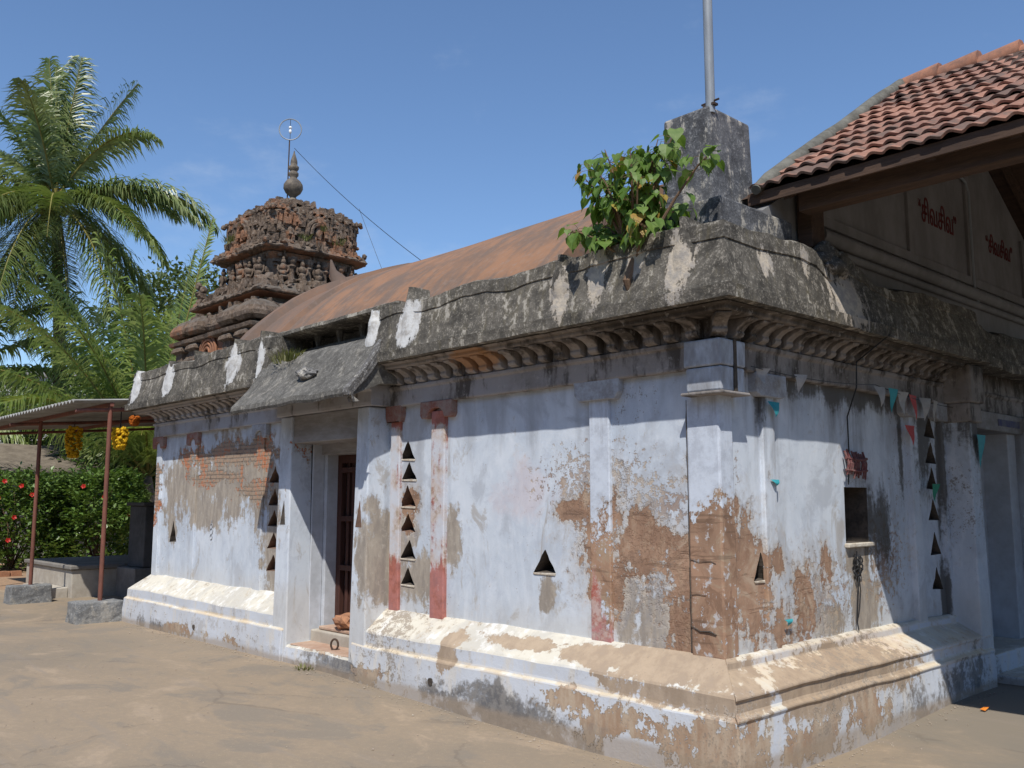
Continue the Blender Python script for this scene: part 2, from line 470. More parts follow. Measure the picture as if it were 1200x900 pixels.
def worn_red(name='worn_red_paint'):
    g = G(name)
    x, y, z = g.sep()
    n1 = g.noise(3.2, 7, 0.66)
    nf = g.noise(15, 6, 0.7)
    nv = g.noise(8, 6, 0.66, sc=(2.2, 2.2, 0.25))
    red = g.mix(g.ss(nf, 0.4, 0.62), (0.40, 0.115, 0.085), (0.30, 0.085, 0.065))
    wht = g.mix(g.ss(n1, 0.4, 0.6), (0.53, 0.55, 0.60), (0.50, 0.42, 0.38))
    wht = g.mix(g.ss(n1 + (nf - .5) * .4, 0.52, 0.62, 0, .8), wht, (0.34, 0.27, 0.20))
    bottom = g.ss(z, 0.95, 1.25, 0.22, -0.02)
    top = g.ss(z, 2.28, 2.40, 0.0, 0.30)
    m = g.ss(nv * 0.6 + nf * 0.4 + bottom + top, 0.50, 0.62, 0, 0.85)
    g.color(g.mix(m, wht, red))
    g.rough(0.9)
    g.bump(nf * 0.5 + m * 0.3, 0.6, 0.01)
    return g.m


M_RED = worn_red()


def pale_corner_mat():
    g = G('pale_red_pilaster_foot')
    x, y, z = g.sep()
    n1 = g.noise(2.4, 8, 0.66, dist=0.4)
    nf = g.noise(17, 7, 0.7)
    nv = g.noise(9, 6, 0.66, sc=(2, 2, 0.25))
    paint = g.mix(g.ss(nf * .5 + n1 * .5, 0.42, 0.60), (0.57, 0.62, 0.70), (0.44, 0.475, 0.54))
    paint = g.mix(g.ss(z * .6 + (nv - .5), 1.3, 1.55, 0, .6), paint, (0.30, 0.30, 0.32))
    fb = g.ss(z, 1.2, 2.15, 0.75, -1.1) + (n1 - 0.5) * 2.8 + (nf - 0.5) * 2.6 + (nv - .5) * 1.0 + g.ss(z, 0.95, 1.1, -0.35, 0) + g.ss(x, -.6, -.3, -.25, 0.05)
    mb = g.ss(fb, 0.05, 0.10)
    br = g.mix(g.ss(n1, 0.38, 0.62), (0.39, 0.24, 0.16), (0.29, 0.185, 0.125))
    br = g.mix(g.ss(nf, 0.55, 0.65, 0, .6), br, (0.46, 0.37, 0.28))
    wet = g.noise(4.5, 8, 0.72, dist=1.0, loc=(4, 2, 9))
    br = g.mix(g.ss(wet, 0.50, 0.60, 0, .7), br, (0.20, 0.12, 0.08))
    br = g.mix(g.ss(wet, 0.38, 0.47, .75, 0), br, (0.38, 0.285, 0.20))
    br = g.mix(g.ss(nf * .7 + nv * .3, 0.56, 0.60, 0, .85), br, (0.52, 0.51, 0.52))
    score = g.ss(g.noise(3.4, 5, 0.6, sc=(0.5, 0.5, 6.0), dist=0.8), 0.585, 0.61)
    br = g.mix(score * .4, br, (0.10, 0.065, 0.045))
    col = g.mix(g.ss(fb, -0.1, 0.05, 0, .5), paint, (0.5, 0.45, 0.40))
    col = g.mix(mb, col, br)
    rd = g.ss((1.08 - z) * 0.9 + (nv - .5) * 1.2 + (-1.0 - x) * 2.2, 0.06, 0.22, 0, 0.85)
    col = g.mix(rd, col, g.mix(g.ss(nf, .4, .6), (0.40, 0.11, 0.085), (0.50, 0.36, 0.33)))
    g.color(col)
    g.rough(0.9)
    g.bump(n1 * .3 + nf * .2 - mb * .6, 0.7, 0.012)
    return g.m


M_PIL = pale_corner_mat()

STUBS = ((-9.14, .26), (-8.08, .26), (-6.28, .26), (-3.52, .17), (-2.97, .24))
M_FIN_OLD = lichen_material('flaking_white_limewash', (0.50, 0.50, 0.50), (0.66, 0.65, 0.62), (0.76, 0.75, 0.73), white=0.15, olive=0.1)
M_FIN_G = lichen_material('grey_limewash', (0.16, 0.16, 0.165), (0.33, 0.33, 0.33), (0.5, 0.5, 0.5), white=0.25, olive=0.1)
M_HOLE = simple('raw_hole_brick', (0.22, 0.13, 0.09), (0.10, 0.065, 0.05), 9, 0.95, 0.7)
M_HOLE_DARK = simple('dark_hole', (0.12, 0.098, 0.08), (0.05, 0.043, 0.037), 9, 0.95, 0.6)  # darker than the raw brick lining, for openings, cracks and dark marks
M_SILL = simple('white_hole_edge', (0.62, 0.58, 0.50), (0.40, 0.33, 0.25), 12, 0.9, 0.6)
M_JAMB = simple('dusty_white_jamb', (0.55, 0.58, 0.63), (0.42, 0.44, 0.47), 3, 0.9, 0.4)
M_LINTEL = simple('greyed_lintel_plaster', (0.33, 0.325, 0.33), (0.20, 0.185, 0.175), 3, 0.92, 0.6, sc=(0.4, 1, 1.5))
M_DOOR = simple('dark_red_door_wood', (0.085, 0.035, 0.026), (0.05, 0.024, 0.02), 5, 0.7, 0.4, sc=(6, 6, 0.6))
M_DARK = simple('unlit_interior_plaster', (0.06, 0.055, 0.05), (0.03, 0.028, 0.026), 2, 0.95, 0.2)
M_SOIL_STEP = simple('red_worn_step', (0.36, 0.225, 0.16), (0.45, 0.33, 0.25), 5, 0.92, 0.6)
M_IRON = simple('rusty_iron', (0.06, 0.05, 0.045), (0.10, 0.06, 0.04), 14, 0.7, 0.4, metal=0.3)
M_STEEL = simple('galvanised_steel', (0.27, 0.295, 0.32), (0.19, 0.21, 0.235), 8, 0.5, 0.1, metal=0.0, sc=(1, 1, .2), spec=0.5)
M_POST = simple('red_oxide_post', (0.22, 0.085, 0.06), (0.13, 0.06, 0.045), 8, 0.65, 0.2, sc=(1, 1, .3))
M_GRANITE = lichen_material('split_granite', (0.13, 0.135, 0.14), (0.23, 0.23, 0.225), (0.40, 0.39, 0.37), white=0.15, olive=0.1)
M_WOOD = simple('old_roof_timber', (0.095, 0.058, 0.04), (0.055, 0.036, 0.027), 4, 0.85, 0.5, sc=(0.5, 4, 4))
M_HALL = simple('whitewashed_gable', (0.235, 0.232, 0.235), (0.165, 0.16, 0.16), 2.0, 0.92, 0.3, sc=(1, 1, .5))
M_LETTER = simple('painted_red_letters', (0.125, 0.02, 0.02), (0.10, 0.018, 0.018), 20, 0.8, 0.0)
M_CEMENT = simple('old_cement_coping', (0.17, 0.165, 0.14), (0.09, 0.085, 0.07), 5, 0.95, 0.7)
M_RIDGE = simple('clay_ridge_tile', (0.36, 0.165, 0.10), (0.19, 0.105, 0.075), 6, 0.85, 0.4)


def ground_material():
    g = G('cement_court')
    x, y, z = g.sep()
    n0 = g.noise(0.33, 5, 0.6, dist=0.6)
    n1 = g.noise(1.3, 8, 0.68, sc=(0.8, 1.3, 1), dist=0.5)
    nf = g.noise(22, 6, 0.7)
    nh = g.noise(140, 2, 0.6)
    col = g.mix(g.ss(n0, 0.40, 0.60), (0.30, 0.232, 0.158), (0.245, 0.198, 0.142))
    col = g.mix(g.ss(n1, 0.50, 0.62, 0, 0.75), col, (0.205, 0.178, 0.142))
    col = g.mix(g.ss(n1, 0.33, 0.46, 0.7, 0), col, (0.40, 0.305, 0.21))
    col = g.mix(g.ss(nf * 0.6 + nh * 0.4, 0.42, 0.62, 0.35, 0), col, (0.22, 0.18, 0.145))
    col = g.mix(g.ss(nf * 0.4 + nh * 0.6, 0.56, 0.66, 0, 0.4), col, (0.42, 0.35, 0.265))
    # grey rubbed patch in the shade side and swept dust along the wall
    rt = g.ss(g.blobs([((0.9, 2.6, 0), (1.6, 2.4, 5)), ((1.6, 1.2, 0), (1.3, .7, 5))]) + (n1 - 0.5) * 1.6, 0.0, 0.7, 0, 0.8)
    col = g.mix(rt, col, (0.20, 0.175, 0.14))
    # long broom and drag marks
    dm = g.noise(2.2, 6, 0.6, sc=(0.35, 2.6, 1), dist=0.3)
    col = g.mix(g.ss(dm, 0.55, 0.70, 0, 0.5), col, (0.245, 0.205, 0.165))
    # red kumkum-like spill and rust stains
    rs = g.ss(g.blobs([((-6.75, -2.6, 0), (.15, .15, 1)), ((-5.55, -3.05, 0), (.08, .08, 1))]) + (nf - .5) * 1.6, 0.15, 0.5, 0, 0.85)
    col = g.mix(rs, col, (0.42, 0.13, 0.05))
    # hair cracks and cast joints
    cr = g.vor(0.42, 'DISTANCE_TO_EDGE', vec=g.scaled(g.comb(x + (n1 - .5) * 0.8, y + (n0 - .5) * 1.2, 0.0), (1, 1, 1)))
    crm = g.ss(cr, 0.002, 0.009, 1, 0) * g.ss(n1, 0.42, 0.58)
    col = g.mix(crm * 0.3, col, (0.12, 0.095, 0.075))
    # bare red earth and litter beyond the yard
    soil = g.ss((-14.6 - x) * 0.5 + (n1 - .5) * 1.2, 0.0, 0.5)
    col = g.mix(soil, col, g.mix(g.ss(nf, .4, .62), (0.37, 0.235, 0.145), (0.26, 0.18, 0.115)))
    g.color(col)
    g.rough(0.9)
    g.bump(n1 * 0.5 + nf * 0.25 + nh * 0.15 - crm * 0.15, 0.45, 0.012)
    return g.m


M_GROUND = ground_material()


def vault_material():
    g = G('ochre_vault_plaster')
    x, y, z = g.sep()
    # streaks run down the slope: stretch the noise across x only
    ns = g.noise(1.9, 8, 0.72, sc=(1.5, 0.30, 0.30), dist=0.7)
    n1 = g.noise(1.2, 7, 0.66)
    nf = g.noise(14, 6, 0.7)
    col = g.mix(g.ss(n1, 0.38, 0.62), (0.275, 0.148, 0.086), (0.205, 0.12, 0.077))
    col = g.mix(g.ss(ns + (n1 - .5) * .6, 0.44, 0.62, 0, 0.8), col, (0.14, 0.105, 0.085))
    col = g.mix(g.ss(nf, 0.5, 0.7, 0, 0.5), col, (0.24, 0.185, 0.15))
    dark = g.ss(x + (n1 - .5) * 1.5, -8.4, -7.2, 0.55, 0) + g.ss(z, 5.0, 5.4, 0, .35)
    col = g.mix(dark, col, (0.135, 0.10, 0.082))
    g.color(col)
    g.rough(0.92)
    g.bump(n1 * 0.4 + nf * 0.3 + ns * .3, 0.7, 0.02)
    return g.m


M_VAULT = vault_material()


def tower_material():
    g = G('eroded_brick_and_stucco')
    nx, ny, nz = g.normal()
    n0 = g.noise(0.9, 5, 0.6)
    n1 = g.noise(3.2, 8, 0.7)
    nf = g.noise(14, 7, 0.72)
    nh = g.noise(45, 4, 0.65)
    col = g.mix(g.ss(n1, 0.38, 0.62), (0.118, 0.083, 0.060), (0.19, 0.138, 0.10))
    col = g.mix(g.ss(nf, 0.5, 0.66, 0, 0.75), col, (0.27, 0.215, 0.17))
    col = g.mix(g.ss(nf, 0.34, 0.47, 0.8, 0), col, (0.05, 0.042, 0.036))
    ter = g.ss(n0 + (n1 - .5) * .7 - nz * 0.07, 0.55, 0.66, 0, 0.75)
    col = g.mix(ter, col, g.mix(g.ss(nf, .4, .6), (0.36, 0.165, 0.085), (0.26, 0.125, 0.07)))
    col = g.mix(g.ss(nz + (n1 - .5) * .8, 0.35, 0.9, 0, 0.7), col, (0.125, 0.115, 0.10))
    g.color(col)
    g.rough(0.95)
    g.bump(n1 * 0.4 + nf * 0.5 + nh * 0.25, 1.0, 0.05)
    return g.m


M_TOWER = tower_material()


def tile_material():
    g = G('clay_roof_tiles')
    x, y, z = g.sep()
    n = g.t.nodes.new('ShaderNodeTexWhiteNoise')
    n.noise_dimensions = '2D'
    fx = g.math('FLOOR', x * (1 / 0.25))
    fy = g.math('FLOOR', (y - 0.69) * (1 / 0.2758))
    g.put(n.inputs['Vector'], g.comb(fx, fy, 0.0))
    rnd = S(g, n.outputs['Value'])
    n1 = g.noise(2.0, 7, 0.68)
    nf = g.noise(18, 6, 0.7)
    col = g.mix(rnd, (0.285, 0.145, 0.10), (0.20, 0.105, 0.078))
    col = g.mix(g.ss(nf, 0.5, 0.68, 0, 0.6), col, (0.50, 0.33, 0.25))
    col = g.mix(g.ss(n1 + (nf - .5) * .5 + (rnd - .5) * .18, 0.48, 0.62, 0, 0.85), col, (0.12, 0.085, 0.068))
    g.color(col)
    g.rough(0.9)
    g.bump(n1 * 0.3 + nf * 0.5, 0.6, 0.01)
    return g.m


M_TILE = tile_material()


def leaf_material(name, c1, c2, trans=0.35, rough=0.45, sc=2.0):
    g = G(name)
    g.t.nodes.remove(g.b)
    oi = g.noise(sc, 3, 0.6)
    n2 = g.noise(sc * 9, 2, 0.5)
    col = g.mix(g.ss(oi * .6 + n2 * .4, 0.36, 0.64), c1, c2)
    b = g.t.nodes.new('ShaderNodeBsdfPrincipled')
    b.inputs['Roughness'].default_value = rough
    b.inputs['Specular IOR Level'].default_value = 0.4
    tr = g.t.nodes.new('ShaderNodeBsdfTranslucent')
    ms = g.t.nodes.new('ShaderNodeMixShader')
    ms.inputs[0].default_value = trans
    g.put(b.inputs['Base Color'], col)
    tc = g.mix(0.55, col, (c1[0] * 2.2, c1[1] * 1.9, c1[2] * 0.7))
    g.put(tr.inputs['Color'], tc)
    g.t.links.new(b.outputs[0], ms.inputs[1])
    g.t.links.new(tr.outputs[0], ms.inputs[2])
    g.t.links.new(ms.outputs[0], g.out.inputs[0])
    return g.m


M_PALM = leaf_material('coconut_leaf', (0.095, 0.15, 0.042), (0.20, 0.235, 0.085), 0.3, 0.36, 1.0)
M_PALM2 = leaf_material('young_coconut_leaf', (0.165, 0.245, 0.055), (0.29, 0.34, 0.11), 0.35, 0.4, 1.0)
M_RACHIS = simple('palm_rachis', (0.24, 0.22, 0.06), (0.17, 0.14, 0.045), 4, 0.6, 0.1)
M_TRUNK = simple('grey_trunk', (0.17, 0.14, 0.115), (0.10, 0.085, 0.07), 6, 0.95, 0.7, sc=(1, 1, 3))
M_PEEPAL = leaf_material('peepal_leaf', (0.10, 0.19, 0.03), (0.18, 0.27, 0.065), 0.42, 0.52, 4.0)
M_HIB = leaf_material('hibiscus_leaf', (0.085, 0.16, 0.035), (0.16, 0.235, 0.065), 0.25, 0.32, 2.5)
M_TREE = leaf_material('broad_tree_leaf', (0.06, 0.095, 0.028), (0.105, 0.135, 0.04), 0.3, 0.5, 0.7)
M_GRASS = leaf_material('grass_blade', (0.12, 0.15, 0.04), (0.22, 0.20, 0.09), 0.3, 0.5, 6)
M_STEM = simple('brown_stem', (0.20, 0.125, 0.08), (0.13, 0.085, 0.055), 9, 0.85, 0.3)
M_PETAL = leaf_material('red_petal', (0.55, 0.03, 0.02), (0.45, 0.025, 0.02), 0.25, 0.5, 6)
M_MARI = simple('marigold', (0.66, 0.42, 0.015), (0.50, 0.27, 0.01), 40, 0.9, 0.8)
M_MARI_O = simple('orange_marigold', (0.42, 0.12, 0.012), (0.30, 0.075, 0.01), 40, 0.9, 0.8)
M_ASB = simple('asbestos_sheet', (0.33, 0.325, 0.31), (0.20, 0.19, 0.17), 1.6, 0.9, 0.3)
M_PLAT = simple('bench_plaster', (0.47, 0.435, 0.375), (0.34, 0.30, 0.25), 2.2, 0.9, 0.4)
M_PLATTOP = simple('bench_slab', (0.24, 0.225, 0.205), (0.17, 0.155, 0.14), 3, 0.9, 0.4)
M_DGREY = simple('dark_damp_wall', (0.105, 0.105, 0.105), (0.06, 0.06, 0.06), 2.2, 0.92, 0.4)
M_BOUND = simple('compound_wall_render', (0.42, 0.41, 0.39), (0.27, 0.25, 0.23), 0.8, 0.92, 0.3)
M_BLDG = simple('far_whitewash', (0.62, 0.62, 0.60), (0.40, 0.39, 0.375), 0.35, 0.92, 0.2, sc=(1, 1, .5))
M_THATCH = simple('grey_thatch', (0.20, 0.17, 0.135), (0.12, 0.10, 0.08), 3, 0.95, 0.8, sc=(1, 1, 3))
M_STONE_BR = simple('broken_brick_lump', (0.42, 0.21, 0.115), (0.28, 0.14, 0.085), 12, 0.9, 0.8)
M_WIRE = simple('black_cable', (0.025, 0.025, 0.028), (0.02, 0.02, 0.02), 8, 0.5, 0.0)
M_FL_W = simple('white_paper', (0.40, 0.395, 0.39), (0.30, 0.29, 0.28), 8, 0.7, 0.1)
M_FL_T = simple('teal_paper', (0.03, 0.26, 0.31), (0.05, 0.33, 0.37), 8, 0.7, 0.1)
M_FL_R = simple('red_paper', (0.52, 0.085, 0.075), (0.44, 0.06, 0.06), 8, 0.7, 0.1)
M_FL_G = simple('green_paper', (0.02, 0.20, 0.13), (0.03, 0.25, 0.16), 8, 0.7, 0.1)
M_CLOTH = simple('dark_red_thread', (0.13, 0.03, 0.035), (0.20, 0.12, 0.11), 30, 0.9, 0.6)
M_BLUE = simple('faded_blue_paint', (0.075, 0.08, 0.17), (0.17, 0.17, 0.19), 12, 0.9, 0.1)
M_GLOW = simple('white_porcelain', (0.82, 0.83, 0.84), (0.75, 0.76, 0.78), 8, 0.35, 0.0)
M_ORANGE = simple('orange_foil', (0.75, 0.25, 0.03), (0.65, 0.2, 0.03), 8, 0.5, 0.0)
M_INK = simple('grey_stencil_ink', (0.27, 0.28, 0.30), (0.36, 0.37, 0.40), 20, 0.9, 0.0)


# ------------------------------------------------------------------ mesh helper
def wob(p, amp, scale=3.0, seed=0.0):
    v = mnoise.noise_vector(Vector((p[0] * scale + seed, p[1] * scale - seed, p[2] * scale)))
    return Vector(p) + v * amp


class MB:
    def __init__(s):
        s.v, s.f = [], []
    def add(s, vs, fs):
        k = len(s.v)
        s.v += [tuple(q) for q in vs]
        s.f += [tuple(i + k for i in f) for f in fs]
        return s
    def box(s, x0, x1, y0, y1, z0, z1, top=0.0):
        """top: how much each side leans in at the top"""
        t = top
        return s.add([(x0, y0, z0), (x1, y0, z0), (x1, y1, z0), (x0, y1, z0),
                      (x0 + t, y0 + t, z1), (x1 - t, y0 + t, z1), (x1 - t, y1 - t, z1), (x0 + t, y1 - t, z1)],
                     [(3, 2, 1, 0), (4, 5, 6, 7), (0, 1, 5, 4), (1, 2, 6, 5), (2, 3, 7, 6), (3, 0, 4, 7)])
    def hexa(s, c8):
        return s.add(c8, [(3, 2, 1, 0), (4, 5, 6, 7), (0, 1, 5, 4), (1, 2, 6, 5), (2, 3, 7, 6), (3, 0, 4, 7)])
    def prism(s, poly, a, b, fn, n=1):
        """poly: 2D points; fn(u, v, t) gives 3D"""
        m = len(poly)
        vs, fs = [], []
        for i in range(n + 1):
            t = a + (b - a) * i / n
            vs += [fn(u, v, t) for u, v in poly]
        for i in range(n):
            for j in range(m):
                k = (j + 1) % m
                fs.append((i * m + j, i * m + k, (i + 1) * m + k, (i + 1) * m + j))
        fs.append(tuple(reversed(range(m))))
        fs.append(tuple(n * m + j for j in range(m)))
        return s.add(vs, fs)
    def tube(s, pts, r, n=8, cap=True):
        pts = [Vector(p) for p in pts]
        rr = r if isinstance(r, (list, tuple)) else [r] * len(pts)
        vs, fs = [], []
        prev = None
        for i, p in enumerate(pts):
            d = (pts[min(i + 1, len(pts) - 1)] - pts[max(i - 1, 0)])
            d = d.normalized() if d.length > 1e-9 else Vector((0, 0, 1))
            if prev is None:
                a = d.orthogonal().normalized()
            else:
                a = prev - d * prev.dot(d)
                a = a.normalized() if a.length > 1e-6 else d.orthogonal().normalized()
            prev = a
            b = d.cross(a)
            for j in range(n):
                t = 2 * math.pi * j / n
                vs.append(p + (a * math.cos(t) + b * math.sin(t)) * rr[i])
        for i in range(len(pts) - 1):
            for j in range(n):
                k = (j + 1) % n
                fs.append((i * n + j, i * n + k, (i + 1) * n + k, (i + 1) * n + j))
        if cap:
            fs.append(tuple(reversed(range(n))))
            fs.append(tuple((len(pts) - 1) * n + j for j in range(n)))
        return s.add(vs, fs)
    def lathe(s, prof, c, n=20):
        vs, fs = [], []
        for r, z in prof:
            for j in range(n):
                t = 2 * math.pi * j / n
                vs.append((c[0] + r * math.cos(t), c[1] + r * math.sin(t), c[2] + z))
        for i in range(len(prof) - 1):
            for j in range(n):
                k = (j + 1) % n
                fs.append((i * n + j, i * n + k, (i + 1) * n + k, (i + 1) * n + j))
        fs.append(tuple(reversed(range(n))))
        fs.append(tuple((len(prof) - 1) * n + j for j in range(n)))
        return s.add(vs, fs)
    def square_lathe(s, prof, c, sub=1):
        """square-plan moulding: profile of (half width, z)"""
        vs, fs = [], []
        m = 4 * sub
        for a, z in prof:
            cs = [(-a, -a), (a, -a), (a, a), (-a, a)]
            for i in range(4):
                p, q = cs[i], cs[(i + 1) % 4]
                for j in range(sub):
                    t = j / sub
                    vs.append((c[0] + p[0] + (q[0] - p[0]) * t, c[1] + p[1] + (q[1] - p[1]) * t, c[2] + z))
        for i in range(len(prof) - 1):
            for j in range(m):
                k = (j + 1) % m
                fs.append((i * m + j, i * m + k, (i + 1) * m + k, (i + 1) * m + j))
        fs.append(tuple(reversed(range(m))))
        fs.append(tuple((len(prof) - 1) * m + j for j in range(m)))
        return s.add(vs, fs)
    def sweep(s, prof, path, step=0.12, amp=0.0, scale=2.5, fn=None, close=True, n0=None, n1=None):
        """profile of (outward, z) run along a 2D path, mitred at its corners; outward is to the right of the path"""
        P = [Vector(p) for p in path]
        nrm = []
        for a, b in zip(P[:-1], P[1:]):
            d = (b - a).normalized()
            nrm.append(Vector((d.y, -d.x)))
        st = []
        for i in range(len(P) - 1):
            L = (P[i + 1] - P[i]).length
            k = max(1, int(L / step))
            for j in range(k):
                if j == 0 and i > 0:
                    n = (nrm[i - 1] + nrm[i]) / (1 + nrm[i - 1].dot(nrm[i]))
                else:
                    n = nrm[i]
                st.append((P[i] + (P[i + 1] - P[i]) * (j / k), n))
        st.append((P[-1], nrm[-1] if n1 is None else Vector(n1)))
        if n0 is not None:
            st[0] = (P[0], Vector(n0))
        m = len(prof)
        vs, fs = [], []
        for p, n in st:
            for o, z in prof:
                q = Vector((p.x + n.x * o, p.y + n.y * o, z))
                if amp:
                    q = wob(q, amp, scale)
                if fn:
                    q = fn(q, o, z)
                vs.append(q)
        mm = m if close else m - 1
        for i in range(len(st) - 1):
            for j in range(mm):
                k = (j + 1) % m
                fs.append((i * m + j, (i + 1) * m + j, (i + 1) * m + k, i * m + k))
        fs.append(tuple(range(m)))
        fs.append(tuple((len(st) - 1) * m + j for j in reversed(range(m))))
        return s.add(vs, fs)
    def jitter(s, amp, scale=3.0, seed=0.0):
        s.v = [tuple(wob(p, amp, scale, seed)) for p in s.v]
        return s
    def build(s, name, mat, parent=None, smooth=False, bevel=0.0, seg=2, sharp=None):
        me = bpy.data.meshes.new(name)
        me.from_pydata(s.v, [], s.f)
        me.validate()
        bm = bmesh.new()
        bm.from_mesh(me)
        bmesh.ops.recalc_face_normals(bm, faces=bm.faces)
        bm.to_mesh(me)
        bm.free()
        if mat:
            me.materials.append(mat)
        if smooth and not sharp:
            sharp = 55
        if sharp:
            for p in me.polygons:
                p.use_smooth = True
            me.set_sharp_from_angle(angle=R(sharp))
        o = bpy.data.objects.new(name, me)
        COL.objects.link(o)
        if parent:
            o.parent = parent
            pw = world_loc(parent)
            # meshes are written in world coordinates: keep them there
            o.location = -pw if pw.length > 0 else (0, 0, 0)
        if bevel:
            md = o.modifiers.new('bevel', 'BEVEL')
            md.width = bevel
            md.segments = seg
            md.limit_method = 'ANGLE'
            md.angle_limit = R(35)
        return o


def world_loc(o):
    v = Vector(o.location)
    while o.parent:
        o = o.parent
        v += Vector(o.location)
    return v


def thing(name, label, cat, loc=(0, 0, 0), group=None):
    o = bpy.data.objects.new(name, None)
    COL.objects.link(o)
    o.location = loc
    o.empty_display_size = 0.2
    o['label'] = label
    o['category'] = cat
    if group:
        o['group'] = group
    return o


def tag(o, label, cat, group=None):
    o['label'] = label
    o['category'] = cat
    if group:
        o['group'] = group
    return o


def struct(o):
    o['kind'] = 'structure'
    return o


def sm(t, a, b):
    t = min(1, max(0, (t - a) / (b - a)))
    return t * t * (3 - 2 * t)


# ------------------------------------------------------------------ ground
def gz(x, y):
    return 0.075 * max(sm(-x, 1.2, 4.5), sm(y, 1.0, 3.0))


def axis(lo, hi, near_lo, near_hi, step):
    a = [lo, lo * 0.6, lo * 0.35]
    x = near_lo
    while x <= near_hi:
        a.append(x)
        x += step
    return a + [hi * 0.35, hi * 0.6, hi]


gx = axis(-420, 420, -22, 9, 0.5)
gy = axis(-420, 420, -9, 12, 0.5)
mb = MB()
mb.add([(x, y, gz(x, y)) for y in gy for x in gx],
       [(j * len(gx) + i, j * len(gx) + i + 1, (j + 1) * len(gx) + i + 1, (j + 1) * len(gx) + i)
        for j in range(len(gy) - 1) for i in range(len(gx) - 1)])
struct(mb.build('ground', M_GROUND, None, smooth=True))

# ------------------------------------------------------------------ the shrine
SH = thing('temple_hall', 'long whitewashed temple hall with peeling blue white walls, dark parapet and ochre barrel vault', 'temple hall', (0, 0, 0))


def tri(u, z, w, h):
    """hand-cut triangle: bottom edge first, then up one side and down the other, with chipped edges"""
    rn = random.Random(int(u * 977 + z * 7919))
    a, b, c = (u - w / 2, z + rn.uniform(-.008, .008)), (u + w / 2, z + rn.uniform(-.008, .008)), (u + w * rn.uniform(-.04, .10), z + h)
    out = [a, b]
    for p_, q_ in ((b, c), (c, a)):
        for t in (.25, .5, .75):
            out.append((p_[0] + (q_[0] - p_[0]) * t + rn.uniform(-.007, .007), p_[1] + (q_[1] - p_[1]) * t + rn.uniform(-.006, .006)))
        if p_ is b:
            out.append((c[0] - .006, c[1] - .004))
            out.append((c[0] + .004, c[1]))
            out[-2], out[-1] = out[-1], out[-2]
    return out


def panel(name, fn, u0, u1, z0, z1, holes, mat, parent, depth=0.22):
    """a wall face fn(u, z, inward) with real openings; each opening is lined by its own recess part"""
    bm = bmesh.new()
    def loop(pts):
        vs = [bm.verts.new(fn(u, z, 0)) for u, z in pts]
        return [bm.edges.new((vs[i], vs[(i + 1) % len(vs)])) for i in range(len(vs))]
    edges = loop([(u0, z0), (u1, z0), (u1, z1), (u0, z1)])
    for h in holes:
        edges += loop(h['p'])
    bmesh.ops.triangle_fill(bm, use_beauty=True, edges=edges)
    bmesh.ops.recalc_face_normals(bm, faces=bm.faces)
    # outward is the direction -inward
    a, b = Vector(fn(u0, z0, 0)), Vector(fn(u0, z0, 1))
    if bm.faces and sum((f.normal.dot(a - b)) for f in bm.faces) < 0:
        bmesh.ops.reverse_faces(bm, faces=bm.faces)
    me = bpy.data.meshes.new(name)
    bm.to_mesh(me)
    bm.free()
    me.materials.append(mat)
    o = bpy.data.objects.new(name, me)
    COL.objects.link(o)
    o.parent = parent
    for h in holes:
        d = h.get('d', depth)
        p = h['p']
        cu = sum(q[0] for q in p) / len(p)
        cz = sum(q[1] for q in p) / len(p)
        q = [(cu + (u - cu) * 0.72, cz + (z - cz) * 0.72) for u, z in p] if h.get('n') != 'alcove' else p
        m = len(p)
        mb = MB()
        mb.add([fn(u, z, 0) for u, z in p] + [fn(u, z, d) for u, z in q],
               [(i, (i + 1) % m, m + (i + 1) % m, m + i) for i in range(m)] + [tuple(range(m, 2 * m))])
        mb.build(h.get('n', 'lamp_niche'), h.get('m', M_HOLE), o)
        if h.get('lip', False):
            (ua, za), (ub, zb) = p[0], p[1]
            MB().prism([(ua + .01, za - .014), (ub - .004, zb - .020), (ub + .004, zb), (ua - .002, za)], -0.007, 0.03,
                       lambda u, z, t: fn(u, z, t)).build('niche_sill', M_SILL, o, bevel=0.004)
    return o


FL = lambda u, z, t: (u, t, z)       # long face, looks to -y
FR = lambda u, z, t: (-t, u, z)      # side face, looks to +x
FW = lambda u, z, t: (-9.0 + t, u, z)

_rn = random.Random(2)
tl = [dict(p=tri(-3.33 + _rn.uniform(-.015, .015), z + _rn.uniform(-.01, .01), 0.225 + _rn.uniform(-.02, .025), 0.165 + _rn.uniform(-.015, .02)), m=M_HOLE if i in (2, 3) else M_HOLE_DARK, lip=i != 2, d=0.16)
      for i, z in enumerate((0.905, 1.145, 1.385, 1.615, 1.845, 2.045))]
panel('wall', FL, -3.8, 0.0, 0.55, 2.56, tl + [dict(p=tri(-1.59, 1.115, 0.24, 0.175), m=M_HOLE_DARK, lip=True, d=0.2)], M_WALL, SH)
nl = [dict(p=tri(-5.78, z, 0.27, 0.175), m=M_HOLE, d=0.16) for z in (0.905, 1.145, 1.385, 1.615, 1.86)]
panel('wall', FL, -9.0, -5.0, 0.55, 2.56, nl + [dict(p=tri(-8.42, 1.135, 0.22, 0.27), m=M_HOLE_DARK, d=0.18)], M_WALL, SH)
rt = [dict(p=tri(3.2, z, 0.22, 0.19), m=M_HOLE_DARK, d=0.18) for z in (0.90, 1.20, 1.49, 1.76, 1.98, 2.21)]
panel('wall', FR, 0.0, 3.7, 0.55, 2.56,
      rt + [dict(p=tri(0.44, 1.135, 0.16, 0.18), m=M_HOLE_DARK, lip=True, d=0.2),
            dict(p=[(1.62, 1.34), (1.98, 1.34), (1.99, 1.76), (1.625, 1.76)], n='alcove', m=M_HOLE_DARK, d=0.32)], M_WALL_R, SH)
panel('wall', FR, 5.3, 9.0, 0.55, 2.56, [], M_WALL_R, SH)
